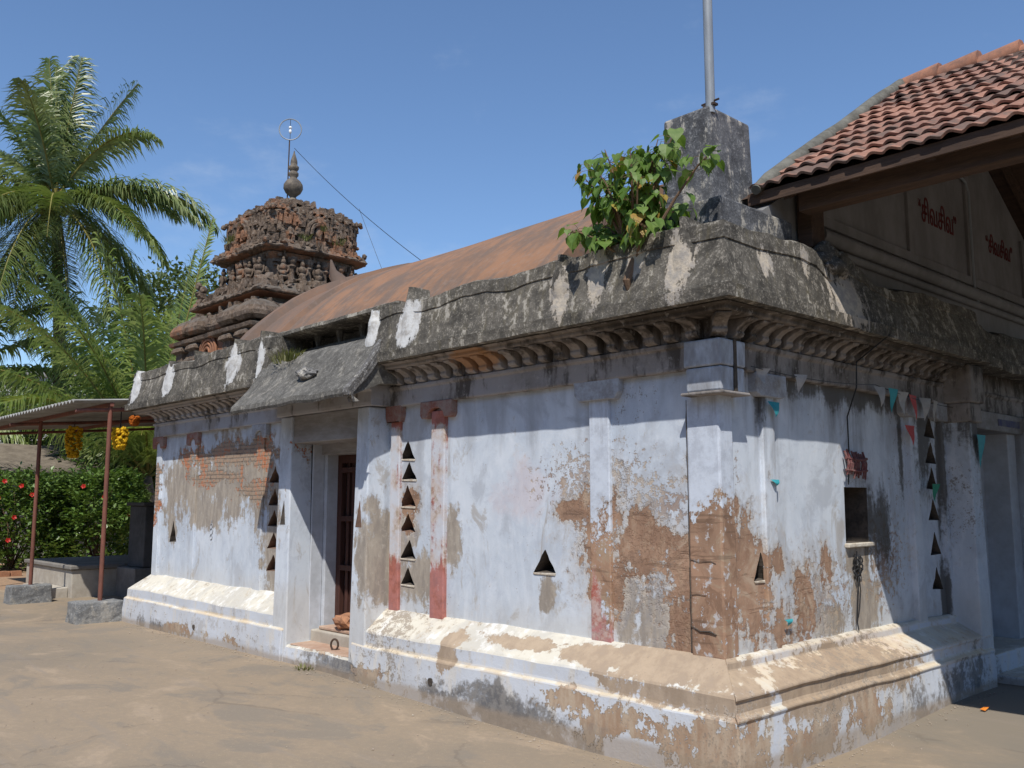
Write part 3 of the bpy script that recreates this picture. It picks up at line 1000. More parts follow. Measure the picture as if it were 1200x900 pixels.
panel('wall', FW, 0.0, 9.0, 0.0, 2.9, [], M_WALL, SH)
MB().box(-9.0, 0.0, 8.9, 9.0, 0, 2.9).build('wall', M_WALL_R, SH)
MB().box(-0.10, 0.035, 1.60, 2.02, 1.305, 1.338).jitter(0.006, 9).build('alcove_sill', M_SILL, SH, bevel=0.008)

# plinth in runs between the doors
PL = [(0.28, -0.12), (0.283, 0.2), (0.275, 0.372), (0.268, 0.386), (0.252, 0.39), (0.248, 0.41), (0.246, 0.50), (0.236, 0.515),
      (0.02, 0.685), (-0.03, 0.69), (-0.03, -0.12)]
PR = [(0.28, -0.12), (0.285, 0.2), (0.275, 0.365), (0.285, 0.372), (0.285, 0.392), (0.262, 0.40), (0.25, 0.42), (0.248, 0.485), (0.262, 0.492),
      (0.258, 0.512), (0.07, 0.612), (0.06, 0.618), (0.055, 0.665), (0.03, 0.685), (-0.03, 0.69), (-0.03, -0.12)]


def rough_plinth(q, o, z):
    n = mnoise.fractal(q * 1.1, 0.9, 2.0, 4)
    k = 0.02 if z > 0.1 else 0.012
    return q + Vector((0, 0, n * k * 0.6))


MB().sweep(PL, [(-9.0, 7.0), (-9.0, 0.0), (-5.04, 0.0)], 0.1, 0.013, 2.6, rough_plinth).build('plinth', M_PLINTH, SH, bevel=0.006, seg=1)
MB().sweep(PL, [(-3.80, 0.0), (0.0, 0.0)], 0.07, 0.012, 2.6, rough_plinth, n1=(1, -1)).build('plinth', M_PLINTH, SH, bevel=0.006, seg=1)
MB().sweep(PR, [(0.0, 0.0), (0.0, 3.62)], 0.07, 0.011, 2.6, rough_plinth, n0=(1, -1)).build('plinth', M_PLINTH, SH, bevel=0.006, seg=1)
MB().sweep(PR, [(0.0, 5.35), (0.0, 9.0)], 0.2, 0.012, 2.6).build('plinth', M_PLINTH, SH)


dh = MB()
for xd in (-2.61, -7.05):
    dh.tube([(xd, -.292, .215), (xd, -.24, .22)], [.03, .024], 9)
    dh.build('drain_hole', M_HOLE_DARK, SH)
    dh = MB()


# pilasters
def pil_l(x0, x1, z0, z1, out, mat, name='pilaster'):
    return MB().box(x0, x1, -out, 0.01, z0, z1).build(name, mat, SH, bevel=0.008)


def pil_r(y0, y1, z0, z1, out, mat, name='pilaster'):
    return MB().box(-0.01, out, y0, y1, z0, z1).build(name, mat, SH, bevel=0.008)


def fy_(o):  # prism mapper for the long face: poly in (x, z), t is y
    return lambda u, v, t: (u, t, v)


def cap_l(par, xc, w, z0, z1, out, mat, kind):
    h = w / 2
    if kind == 'tee':
        poly = [(xc - h, z1), (xc - h * .97, z0 + .05), (xc - h * .80, z0 + .006), (xc - h * .78, z0), (xc - .10, z0 + .004), (xc + .10, z0 + .004),
                (xc + h * .78, z0), (xc + h * .80, z0 + .006), (xc + h * .97, z0 + .05), (xc + h, z1)]
    else:
        poly = [(xc - h, z1), (xc - h, z0 + .03), (xc - h * .9, z0), (xc - h * .55, z0), (xc - h * .45, z0 + .05), (xc - h * .2, z0 + .085),
                (xc + h * .2, z0 + .085), (xc + h * .45, z0 + .05), (xc + h * .55, z0), (xc + h * .9, z0), (xc + h, z0 + .03), (xc + h, z1)]
    return MB().prism(poly, -out, 0.01, lambda u, v, t: (u, t, v)).build('capital', mat, par, bevel=0.008)


M_REDCAP = simple('dark_red_capital', (0.25, 0.095, 0.07), (0.30, 0.23, 0.20), 9, 0.9, 0.9)
M_GREYCAP = simple('greyed_capital', (0.42, 0.45, 0.50), (0.27, 0.265, 0.27), 9, 0.92, 0.8)
for xc, w, out, mat, cm, cw, kind in ((-1.0, 0.19, 0.028, M_PIL, M_GREYCAP, 0.44, 'tee'), (-2.86, 0.185, 0.04, M_RED, M_REDCAP, 0.44, 'bracket'),
                                      (-3.50, 0.14, 0.03, M_RED, M_REDCAP, 0.24, 'tee')):
    p = pil_l(xc - w / 2, xc + w / 2, 0.66, 2.44, out, mat)
    cap_l(p, xc, cw, 2.375, 2.525, out + 0.03, cm, kind)
for xc, w, out, mat, cm in ((-7.86, 0.20, 0.022, M_WALL, M_REDCAP), (-6.1, 0.17, 0.022, M_WALL, M_GREYCAP), (-8.93, 0.16, 0.03, M_WALL, M_REDCAP)):
    p = pil_l(xc - w / 2, xc + w / 2, 0.66, 2.44, out, mat)
    cap_l(p, xc, 0.34, 2.36, 2.52, out + 0.03, cm, 'bracket')
for yc, w, out in ((0.56, 0.15, 0.03), (2.78, 0.15, 0.05), (3.40, 0.08, 0.04)):
    p = pil_r(yc - w / 2, yc + w / 2, 0.66, 2.46, out, M_WALL_R)
    MB().prism([(yc - .19, 2.52), (yc - .19, 2.385), (yc - .14, 2.36), (yc + .14, 2.36), (yc + .19, 2.385), (yc + .19, 2.52)], -0.01, out + 0.035,
               lambda u, v, t: (t, u, v)).build('capital', M_GREYCAP, p, bevel=0.008)
# corner pilaster with its split in the plaster on the long face
cp = MB().box(-0.225, 0.03, -0.03, 0.13, 0.66, 2.36).jitter(0.004, 4).build('pilaster', M_PIL, SH, bevel=0.014)
mbx = MB()
random.seed(3)
zz = 0.70
pts = []
while zz < 2.34:
    pts.append((-0.2285 + random.uniform(-.003, .003), -0.020, zz))
    zz += 0.06
mbx.tube(pts, [0.003 + 0.003 * random.random() for _ in pts], 5)
mbx.tube([(-0.225, -0.032, 1.28), (-0.15, -0.033, 1.265), (-0.06, -0.033, 1.275), (-0.02, -0.032, 1.26)], 0.0016, 5)
mbx.tube([(-0.225, -0.032, 1.05), (-0.17, -0.033, 1.062), (-0.10, -0.033, 1.058)], 0.0016, 5)
mbx.tube([(-0.225, -0.032, 0.86), (-0.15, -0.033, 0.83), (-0.08, -0.033, 0.835), (-0.03, -0.033, 0.82)], [0.003, .004, .007, .004], 5)
mbx.build('crack', M_HOLE_DARK, cp)
M_CAPB = simple('stained_blue_white_block', (0.50, 0.545, 0.61), (0.27, 0.275, 0.29), 5, 0.92, 0.8, sc=(1, 1, .45))
ca = MB().box(-0.16, 0.112, -0.112, 0.155, 2.352, 2.51, -0.004).jitter(0.006, 6).build('capital', M_CAPB, SH, bevel=0.012)
MB().box(-0.168, 0.12, -0.12, 0.165, 2.515, 2.69).jitter(0.006, 6, 4).build('abacus', M_CAPB, ca, bevel=0.012)
MB().box(-0.185, 0.135, -0.135, 0.185, 2.331, 2.35).jitter(0.006, 7).build('slab', M_CORN, ca, bevel=0.006)
MB().box(0.118, 0.128, 0.02, 0.05, 2.34, 2.69).build('drip_stain', M_HOLE_DARK, ca)

# piers beside the doors
MB().hexa([(-5.27, -.26, .05), (-4.985, -.26, .05), (-4.985, 0.02, .05), (-5.27, 0.02, .05),
           (-5.26, -.235, 2.52), (-5.03, -.235, 2.52), (-5.03, 0.02, 2.52), (-5.26, 0.02, 2.52)]).build('pier', M_WALL, SH, bevel=0.012)
MB().hexa([(-3.86, -.262, .05), (-3.60, -.262, .05), (-3.60, 0.02, .05), (-3.86, 0.02, .05),
           (-3.82, -.235, 2.52), (-3.63, -.235, 2.52), (-3.63, 0.02, 2.52), (-3.82, 0.02, 2.52)]).build('pier', M_WALL, SH, bevel=0.012)
for xx, nm in ((-3.755, 0), (-5.145, 1)):
    MB().prism([(xx - .045, 1.42), (xx + .055, 1.42), (xx + .02, 1.66)], -0.2485, -0.20, lambda u, v, t: (u, t, v)).build('lamp_niche', M_HOLE_DARK if nm else M_HOLE, SH)
MB().hexa([(-.02, 3.42, .05), (.262, 3.42, .05), (.262, 3.68, .05), (-.02, 3.68, .05),
           (-.02, 3.46, 2.5), (.235, 3.46, 2.5), (.235, 3.66, 2.5), (-.02, 3.66, 2.5)]).build('pier', M_WALL_R, SH, bevel=0.012)
MB().box(-.02, .245, 5.24, 5.5, .05, 2.5).build('pier', M_WALL_R, SH, bevel=0.012)
MB().box(-.05, .27, 3.43, 3.70, 2.35, 2.52).jitter(.01, 7).build('capital', M_CORN, SH, bevel=0.015)
MB().box(-.05, .30, 3.40, 3.72, 2.52, 2.86).jitter(.012, 6).build('abacus', M_CORN, SH, bevel=0.02)

# door of the long face: two reveals, lintel, grille, steps
DO = MB().box(-5.10, -4.99, 0.0, 0.14, 0.2, 2.26).build('doorway', M_JAMB, SH, bevel=0.008)
MB().box(-5.10, -4.94, 0.142, 1.4, 0.2, 2.18).build('door_jamb', M_JAMB, DO, bevel=0.006)
MB().box(-3.86, -3.70, 0.0, 0.14, 0.2, 2.26).build('door_jamb', M_JAMB, DO, bevel=0.006)
MB().box(-3.92, -3.70, 0.142, 1.4, 0.2, 2.18).build('door_jamb', M_JAMB, DO, bevel=0.006)
MB().box(-5.03, -3.82, -0.215, 0.10, 2.24, 2.525).jitter(.004, 5).build('lintel', M_LINTEL, DO, bevel=0.01)
MB().box(-4.99, -3.86, 0.103, 1.5, 2.135, 2.5).build('door_head', M_LINTEL, DO, bevel=0.006)
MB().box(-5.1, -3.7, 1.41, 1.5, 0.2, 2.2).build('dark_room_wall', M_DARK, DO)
GR = MB().box(-4.94, -4.86, 0.27, 0.33, 0.405, 2.134).box(-4.0, -3.921, 0.27, 0.33, 0.405, 2.134).box(-4.86, -4.0, 0.27, 0.33, 2.05, 2.134).build('door', M_DOOR, SH, bevel=0.004)
for zr in (0.45, 0.95, 1.45, 1.95):
    MB().box(-4.86, -4.0, 0.262, 0.30, zr, zr + .055).build('rail', M_DOOR, GR, bevel=0.003)
for i in range(9):
    xb = -4.80 + i * 0.093
    MB().box(xb, xb + 0.05, 0.295, 0.325, 0.41, 2.05).build('slat', M_DOOR, GR, bevel=0.003)
MB().box(-4.86, -4.0, 0.37, 0.375, .41, 2.05).build('unlit_room_sheet', M_DARK, GR)  # dark sheet, colour stands in for the unlit room behind the slats


def step_jag(mb_, amp, sc):
    return mb_.jitter(amp, sc)


ST = MB().sweep([(0.265, -0.12), (0.27, 0.12), (0.255, 0.225), (0.235, 0.243), (-0.05, 0.25), (-0.05, -0.12)], [(-5.02, 0), (-3.80, 0)], 0.08, 0.012, 4).build('door_step', M_PLINTH, SH)
MB().sweep([(0.225, 0.2435), (0.215, 0.253), (-0.05, 0.258), (-0.05, 0.2435)], [(-4.96, 0), (-3.85, 0)], 0.06, 0.007, 6).build('worn_tread', M_SOIL_STEP, ST)
MB().box(-4.99, -3.83, 0.02, 0.62, 0.2, 0.368).jitter(.006, 5).build('door_sill', M_PLAT, SH, bevel=0.015)
MB().box(-4.90, -3.93, 0.06, 0.60, 0.369, 0.402).jitter(.008, 6).build('sill_slab', M_SOIL_STEP, SH, bevel=0.01)

# architrave, brackets, porch fascia
AR = [(0.055, 2.515), (0.06, 2.53), (0.058, 2.66), (0.075, 2.672), (0.078, 2.70), (0.05, 2.705), (0.045, 2.90), (-0.02, 2.90), (-0.02, 2.515)]
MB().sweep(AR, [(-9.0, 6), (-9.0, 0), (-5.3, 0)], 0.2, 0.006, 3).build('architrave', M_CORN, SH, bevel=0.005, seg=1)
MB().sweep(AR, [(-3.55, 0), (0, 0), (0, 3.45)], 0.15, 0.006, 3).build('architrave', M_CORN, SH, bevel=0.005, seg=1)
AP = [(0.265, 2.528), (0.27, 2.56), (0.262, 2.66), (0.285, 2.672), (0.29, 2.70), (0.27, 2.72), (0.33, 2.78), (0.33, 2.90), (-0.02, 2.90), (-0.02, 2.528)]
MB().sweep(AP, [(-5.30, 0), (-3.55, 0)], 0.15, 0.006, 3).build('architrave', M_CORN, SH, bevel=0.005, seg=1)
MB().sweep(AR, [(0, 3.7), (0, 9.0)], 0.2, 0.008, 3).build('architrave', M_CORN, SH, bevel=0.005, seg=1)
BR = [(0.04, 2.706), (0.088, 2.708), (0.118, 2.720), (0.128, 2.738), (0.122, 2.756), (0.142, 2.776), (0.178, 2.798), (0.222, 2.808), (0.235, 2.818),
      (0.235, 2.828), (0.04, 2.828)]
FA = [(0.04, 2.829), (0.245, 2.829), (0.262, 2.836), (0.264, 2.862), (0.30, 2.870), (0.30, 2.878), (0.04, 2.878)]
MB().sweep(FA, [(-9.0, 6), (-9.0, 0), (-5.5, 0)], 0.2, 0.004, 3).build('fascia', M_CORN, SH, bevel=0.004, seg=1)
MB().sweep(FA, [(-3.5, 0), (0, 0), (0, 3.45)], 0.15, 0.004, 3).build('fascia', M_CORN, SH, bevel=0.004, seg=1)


def bracket(fn, w):
    o = MB().prism(BR, -w / 2, w / 2, fn).jitter(0.006, 8, random.random() * 9).build('bracket', M_CORN, SH, bevel=0.008)
    return o


random.seed(5)
x = -0.28
while x > -3.45:
    bracket(lambda o, z, t, x=x: (x + t, -o, z), random.uniform(.078, .10))
    x -= 0.172
x = -5.95
while x > -8.95:
    bracket(lambda o, z, t, x=x: (x + t, -o, z), random.uniform(.08, .10))
    x -= 0.172
y = 0.26
while y < 3.4:
    bracket(lambda o, z, t, y=y: (o, y + t, z), random.uniform(.072, .090))
    y += 0.152
r2 = math.sqrt(.5)
bracket(lambda o, z, t: (o * .95 + t * r2 * .9, -o * .95 + t * r2 * .9, z), 0.11)
bracket(lambda o, z, t: (-0.10 + t, -o * 1.02, z), 0.09)
bracket(lambda o, z, t: (o * 1.02, 0.10 + t, z), 0.09)

# parapet (old eave cornice, black with lichen)
PA = [(0.05, 2.886), (0.335, 2.880), (0.362, 2.884), (0.364, 2.968), (0.338, 2.974), (0.335, 2.995), (0.318, 3.09), (0.300, 3.18),
      (0.284, 3.272), (0.281, 3.288), (0.290, 3.293), (0.282, 3.398), (0.255, 3.412), (0.16, 3.432), (0.05, 3.44), (-0.10, 3.43), (-0.12, 2.95), (0.03, 2.92)]


def rough_par(q, o, z):
    n = mnoise.fractal(q * 1.3 + Vector((3, 1, 7)), 0.9, 2.0, 5)
    k = sm(z, 2.95, 3.45)
    d = 0.004 + 0.050 * k
    c1 = mnoise.noise(Vector((q.x * 1.9 + 5, q.y * 1.9, 2.7)))
    q = q - Vector((0, 0, k * k * .10 * max(0.0, c1 - .18)))
    return q + Vector((0, 0, n * d)) + Vector((mnoise.noise(q * 6), mnoise.noise(q * 6 + Vector((9, 0, 0))), 0)) * 0.006


MB().sweep(PA, [(-9.0, 8.5), (-9.0, 0), (-5.45, 0)], 0.08, 0.005, 3, rough_par).build('parapet', M_PARAPET, SH, sharp=32)


def rough_par2(q, o, z):
    q = rough_par(q, o, z)
    # the side face is broken down past the corner, with a bite out of the top
    if q.x > 0.02 and q.y > 0.5 and z > 3.0:
        k = sm(z, 3.05, 3.42)
        bite = math.exp(-((q.y - 1.02) / 0.16) ** 2) * 0.10 - math.exp(-((q.y - 1.32) / 0.12) ** 2) * 0.05
        q.z -= k * (bite + 0.05 * sm(q.y, 1.4, 1.8))
        q.x -= k * 0.03 * sm(q.y, 0.8, 1.2)
    return q


MB().sweep(PA, [(-3.42, 0), (0, 0), (0, 3.75)], 0.055, 0.005, 3, rough_par2).build('parapet', M_PARAPET, SH, sharp=32)
MB().sweep([(a * 0.8, z - 0.12 if z > 3 else z) for a, z in PA], [(0, 3.76), (0, 9.0)], 0.1, 0.02, 3, rough_par).build('parapet', M_PARAPET, SH, smooth=True)
# split masonry lump, where the side parapet breaks
lump = MB()
for (yy, zz_, xx_, s_) in ((1.10, 3.42, 0.16, .13), (1.27, 3.44, 0.17, .11), (1.18, 3.33, 0.22, .12), (1.36, 3.36, 0.18, .10)):
    bm = bmesh.new()
    bmesh.ops.create_icosphere(bm, subdivisions=3, radius=s_)
    off = Vector((xx_, yy, zz_))
    for v in bm.verts:
        d = mnoise.fractal(v.co * 7 + off * 5, .8, 2, 4)
        v.co = off + Vector((v.co.x * .8, v.co.y * 1.15, v.co.z * .7)) * (1 + 0.5 * d)
    lump.add([v.co for v in bm.verts], [[v.index for v in f.verts] for f in bm.faces])
    bm.free()
lump.build('broken_masonry', M_PARAPET, SH, smooth=True)
# roof deck, and the low wall the flag block stands on
MB().box(-8.95, 0.0, 0.10, 8.9, 2.9, 3.30).build('roof_slab', M_HOOD, SH)
MB().box(-0.62, 0.045, 0.03, 0.95, 3.32, 3.675).jitter(0.012, 3).build('upstand', M_PED, SH, bevel=0.012)

# hood over the door, with the slot and slab above it
HD = [(0.05, 2.72), (0.30, 2.70), (0.62, 2.565), (0.655, 2.56), (0.665, 2.585), (0.655, 2.63), (0.60, 2.69), (0.53, 2.76), (0.46, 2.84), (0.40, 2.93),
      (0.35, 3.02), (0.30, 3.10), (0.22, 3.17), (0.02, 3.20)]


def rough_hood(q, o, z):
    n = mnoise.fractal(q * 2.1 + Vector((1, 8, 2)), .9, 2, 5)
    e = mnoise.noise(Vector((q.x * 2.2, 4, 1))) * 0.03 * sm(o, .4, .66)
    return q + Vector((0, 0, n * 0.008 + e * .5))


hd = MB().sweep(HD, [(-5.55, 0), (-3.36, 0)], 0.06, 0.004, 4, rough_hood).build('porch_hood', M_HOOD, SH, sharp=28)
hp = [(o, z) for o, z in HD[2:13]]
edge = [(o + .012, z + .008) for o, z in hp] + [(o - .06, z - .035) for o, z in reversed(hp)]
MB().prism(edge, -3.40, -3.335, lambda o, z, t: (t, -o, z)).jitter(.008, 6).build('hood_end', M_HOODEND, hd, bevel=0.012)
hole = MB()
bm = bmesh.new()
bmesh.ops.create_icosphere(bm, subdivisions=3, radius=0.11)
for v in bm.verts:
    v.co = Vector((-4.36, -0.47, 2.88)) + Vector((v.co.x * 1.5, v.co.y * .6, v.co.z * .55)) * (1 + .6 * mnoise.fractal(v.co * 9, .8, 2, 4))
hole.add([v.co for v in bm.verts], [[v.index for v in f.verts] for f in bm.faces])
bm.free()
hole.build('broken_scar', M_HOODEND, hd)
MB().box(-5.62, -3.36, 0.28, 0.34, 3.1, 3.5).build('slot_back', M_HOOD, SH)
MB().sweep([(0.13, 3.425), (0.15, 3.44), (0.145, 3.475), (0.10, 3.495), (-0.4, 3.50), (-0.4, 3.425)], [(-5.70, 0), (-3.40, 0)], 0.08, 0.012, 5, rough_hood).build('roof_edge_slab', M_PARAPET, SH)
for xs in (-5.15, -4.72, -4.30, -3.95):
    MB().lathe([(0.05, 0), (0.03, .06), (0.022, .12), (.035, .17), (.05, .24)], (xs, 0.12, 3.19), 8).build('baluster', M_HOOD, SH)
for xs, w in ((-5.62, 0.30), (-3.50, 0.24)):
    MB().box(xs - w / 2, xs + w / 2, -0.20, 0.25, 2.95, 3.425).jitter(0.03, 4).build('slot_pier', M_PARAPET, SH, bevel=0.02)

# whitewashed stubs of the old roof ornaments
def stub(xc, w, z0, z1, mat, lean=0.0):
    mbs = MB()
    N = 14
    for i in range(N):
        t = i / (N - 1)
        z = z0 + (z1 - z0) * t
        ww = w * (0.45 + 0.75 * math.sin(math.pi * min(1, t * 1.12 + .08)) ** .8) * (1 if t < .72 else 1 - (t - .72) * 1.9)
        ww *= 1 + 0.25 * mnoise.noise(Vector((xc * 3, z * 14, 1)))
        front = 0.332 - 0.184 * (z - 2.995) + 0.05 * t ** 1.5 + 0.012 * mnoise.noise(Vector((xc * 5, z * 9, 4)))
        back = front - 0.20
        c = xc + lean * t + 0.012 * mnoise.noise(Vector((xc, z * 8, 9)))
        mbs.v += [(c - ww / 2, -front + .035, z), (c - ww * .2, -front, z), (c + ww * .2, -front, z), (c + ww / 2, -front + .035, z), (c + ww * .4, -back, z), (c - ww * .4, -back, z)]
        if i:
            a, b = (i - 1) * 6, i * 6
            for j in range(6):
                k = (j + 1) % 6
                mbs.f.append((a + j, a + k, b + k, b + j))
    mbs.f.append(tuple(range(6)))
    mbs.f.append(tuple((N - 1) * 6 + j for j in range(6)))
    return mbs.jitter(0.010, 9, xc).build('roof_stub', mat, SH, smooth=True)


for xc, w, z0, z1, mt in ((-9.14, .30, 3.0, 3.42, M_PARAPET), (-8.08, .30, 3.04, 3.44, M_PARAPET), (-7.35, .14, 3.3, 3.48, M_PARAPET), (-6.28, .32, 2.98, 3.49, M_PARAPET),
                          (-5.66, .34, 3.0, 3.50, M_PARAPET), (-3.52, .20, 2.98, 3.40, M_PARAPET), (-2.97, .27, 2.93, 3.52, M_PARAPET),
                          (-1.12, .22, 3.0, 3.44, M_PARAPET), (-0.03, .22, 3.0, 3.47, M_PARAPET)):
    stub(xc, w, z0, z1, mt)

# barrel vault
vm = MB()
YC, ZC, RV = 4.5, 1.0, 4.43
XA, XB = -9.0, -2.6
na, nx_ = 40, 50


def arc(i, n, r, a0=28, a1=152):
    a = R(a0 + (a1 - a0) * i / n)
    return YC + r * math.cos(a), ZC + r * math.sin(a)


for j in range(nx_ + 1):
    xx = XA + (XB - XA) * j / nx_
    for i in range(na + 1):
        y_, z_ = arc(i, na, RV)
        vm.v.append(tuple(wob((xx, y_, z_), 0.012, 0.8)))
for j in range(nx_):
    for i in range(na):
        a = j * (na + 1) + i
        vm.f.append((a, a + 1, a + na + 2, a + na + 1))
vm.f.append(tuple(range(na + 1)))
vm.f.append(tuple(nx_ * (na + 1) + i for i in reversed(range(na + 1))))
VT = vm.build('vault_roof', M_VAULT, SH, smooth=True)
for xx, w, h in ((-8.93, 0.16, 0.10), (-7.95, 0.10, 0.055)):
    rb = MB()
    for i in range(na + 1):
        y0_, z0_ = arc(i, na, RV - .02)
        y1_, z1_ = arc(i, na, RV + h)
        rb.v += [(xx - w, y0_, z0_), (xx - w * .6, y1_, z1_), (xx + w * .6, y1_, z1_), (xx + w, y0_, z0_)]
    for i in range(na):
        a, b = i * 4, i * 4 + 4
        rb.f += [(a, a + 1, b + 1, b), (a + 1, a + 2, b + 2, b + 1), (a + 2, a + 3, b + 3, b + 2)]
    rb.jitter(.015, 3).build('vault_rib', M_VAULT, VT, smooth=True)
MB().tube([(-8.93, 2.75, 5.02), (-8.93, 2.7, 5.16), (-8.93, 2.6, 5.27), (-8.93, 2.56, 5.45)], [.2, .12, .06, .015], 8).build('rib_spike', M_VAULT, VT, smooth=True)

# recessed side doorway, in the shade of the hall roof
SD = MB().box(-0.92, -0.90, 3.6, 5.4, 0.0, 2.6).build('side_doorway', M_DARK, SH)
MB().box(-0.90, -0.02, 3.58, 3.70, 0.0, 2.52).build('door_jamb', M_JAMB, SD)
MB().box(-0.90, 0.02, 5.0, 5.22, 0.0, 2.52).build('door_jamb', M_JAMB, SD, bevel=.01)
MB().box(-0.30, -0.22, 4.72, 5.0, 0.3, 2.4).build('door_jamb', M_JAMB, SD, bevel=.01)
MB().box(-0.5, 0.10, 3.70, 5.24, 2.33, 2.51).jitter(.008, 4).build('lintel', M_LINTEL, SD, bevel=.012)
MB().box(0.101, 0.106, 4.55, 5.12, 2.385, 2.45).build('blue_paint_band', M_BLUE, SD)
MB().box(-0.9, 0.22, 3.70, 5.3, 0.0, 0.31).jitter(.01, 3).build('side_step', M_PLINTH, SD, bevel=.02)
MB().box(0.2, 0.6, 3.80, 5.2, 0.0, 0.15).jitter(.01, 3).build('side_step', M_PLINTH, SD, bevel=.02)
# small stencilled mark left on the far wall panel
mk = MB()
for zc_, r_ in ((1.36, .028), (1.295, .036), (1.225, .030)):
    mk.tube([(-7.30 + r_ * math.cos(t * .52), -0.003, zc_ + r_ * 1.0 * math.sin(t * .52)) for t in range(13)], 0.006, 4)
mk.tube([(-7.30, -0.003, 1.39), (-7.292, -.003, 1.43)], 0.007, 4)
mk.build('stencil_mark', M_INK, SH)
# weed tuft on the hood
def tuft(name, c, n, h, spread, mat, parent=None, seed=1):
    rnd = random.Random(seed)
    mbt = MB()
    for i in range(n):
        a = rnd.random() * 6.28
        r_ = spread * math.sqrt(rnd.random())
        p = Vector((c[0] + r_ * math.cos(a), c[1] + r_ * math.sin(a) * .7, c[2]))
        d = Vector((math.cos(a) * rnd.uniform(.2, .9), math.sin(a) * rnd.uniform(.2, .9), 1)).normalized()
        l = h * rnd.uniform(.5, 1.1)
        s_ = Vector((-math.sin(a), math.cos(a), 0)) * 0.006
        q = p + d * l * .6
        e = p + d * l + Vector((d.x, d.y, -.3)) * l * .25
        mbt.add([p - s_, p + s_, q + s_ * .8, q - s_ * .8, e], [(0, 1, 2, 3), (3, 2, 4)])
    return mbt.build(name, mat, parent)


tag(tuft('weed_tuft', (-5.05, -0.30, 3.08), 160, 0.16, 0.20, M_GRASS, seed=4), 'dry yellow green weed tuft growing in the slot above the door hood', 'weed')
tag(tuft('grass_tuft', (-4.45, -0.36, 0.085), 50, 0.05, 0.11, M_GRASS, seed=6), 'small green grass tuft on the ground at the foot of the door step', 'grass tuft')

# ------------------------------------------------------------------ the sanctum tower
TX, TY = -13.7, 4.5
TW = thing('temple_tower', 'dark weathered stepped brick temple tower with carved figures and a bulbous finial', 'temple tower', (TX, TY, 0))


def erode(o_mb, amp=0.03, scale=5.0, seed=0.0):
    out = []
    for p in o_mb.v:
        q = Vector(p)
        if q.z > 5.9:       # corners worn round on the upper storeys
            ax_, ay_ = abs(q.x - TX), abs(q.y - TY)
            f_ = 1 - .085 * (min(ax_, ay_) / max(ax_, ay_, .01)) ** 4
            q.x, q.y = TX + (q.x - TX) * f_, TY + (q.y - TY) * f_
        n = mnoise.fractal(q * scale * .5 + Vector((seed, 0, 0)), .9, 2.0, 4)
        d = Vector((q.x - TX, q.y - TY, 0))
        d = d.normalized() if d.length > .01 else d
        out.append(tuple(wob(q, amp * .5, scale * 1.7, seed) + d * n * amp))
    o_mb.v = out
    return o_mb


def carve(m, z0, z1, out, n, smin, smax, seed):
    rnd = random.Random(seed)
    for i in range(n):
        k = rnd.randint(0, 3)
        z = rnd.uniform(z0, z1)
        o_ = out(z) if callable(out) else out
        w, d_, h_ = rnd.uniform(smin, smax), rnd.uniform(.03, .09), rnd.uniform(smin, smax) * 1.2
        u = rnd.uniform(-o_ * .97, o_ * .97)
        p0, p1 = on_face(k, u - w / 2, o_ - .08, z), on_face(k, u + w / 2, o_ + d_, z + h_)
        m.box(min(p0.x, p1.x), max(p0.x, p1.x), min(p0.y, p1.y), max(p0.y, p1.y), z, z + h_, .006)
    return m


def on_face(k, u, out, z):
    """point on one of the tower's four sides"""
    c, s_ = [(1, 0), (0, 1), (-1, 0), (0, -1)][k]
    return Vector((TX + c * out - s_ * u, TY + s_ * out + c * u, z))


def tsq(name, prof, sub=28, amp=0.03, scale=5.0, mat=None, parent=None, extra=()):
    m = MB().square_lathe(prof, (TX, TY, 0), sub)
    for a in extra:
        carve(m, *a)
    return erode(m, amp, scale).build(name, mat or M_TOWER, parent or TW)


def fine(prof, k=3):
    out = []
    for a, b in zip(prof[:-1], prof[1:]):
        for i in range(k):
            t = i / k
            out.append((a[0] + (b[0] - a[0]) * t, a[1] + (b[1] - a[1]) * t))
    return out + [prof[-1]]


tsq('sanctum_wall', [(2.05, 0), (2.05, .6), (1.8, .75), (1.78, 3.6), (2.05, 3.75), (2.05, 3.95), (1.7, 4.05), (1.7, 4.35)], 12, .02)
MB().box(-11.95, -9.0, 3.0, 6.0, 0, 3.6).build('antechamber', M_WALL_R, TW)
tsq('lower_tier', fine([(1.60, 4.0), (1.62, 4.28), (1.88, 4.36), (1.90, 4.46), (1.72, 4.52), (1.66, 4.58), (1.62, 4.72), (1.60, 4.80), (1.78, 4.86), (1.80, 4.93),
                        (1.62, 4.98), (1.56, 5.02)], 2), 30, .022)
tsq('roll_cornice', fine([(1.45, 5.00), (1.60, 5.06), (1.64, 5.12), (1.62, 5.22), (1.55, 5.34), (1.42, 5.43), (1.26, 5.47), (1.22, 5.50), (1.20, 5.60)], 2), 30, .03, extra=[(5.05, 5.42, lambda z: 1.6 - .4 * (z - 5.05), 120, .05, .16, 6)])
M_TERRA = simple('exposed_terracotta', (0.33, 0.15, 0.08), (0.19, 0.095, 0.06), 5, 0.95, 0.9)
tsq('ledge_soffit', [(1.18, 5.56), (1.46, 5.605), (1.46, 5.62), (1.1, 5.64)], 20, .012, mat=M_TERRA)
tsq('ledge', fine([(1.1, 5.64), (1.50, 5.622), (1.53, 5.64), (1.52, 5.68), (1.34, 5.80), (1.20, 5.90), (1.10, 5.95), (1.0, 5.97)], 2), 34, .065, 6, extra=[(5.66, 5.92, lambda z: 1.46 - .9 * (z - 5.66), 240, .04, .14, 4)])
tsq('figure_storey', fine([(1.04, 5.95), (1.08, 6.0), (1.06, 6.04), (0.99, 6.08), (0.97, 6.44), (1.02, 6.50), (1.04, 6.56), (1.0, 6.60)], 2), 30, .025, 7, extra=[(6.02, 6.52, 1.0, 260, .03, .10, 3)])
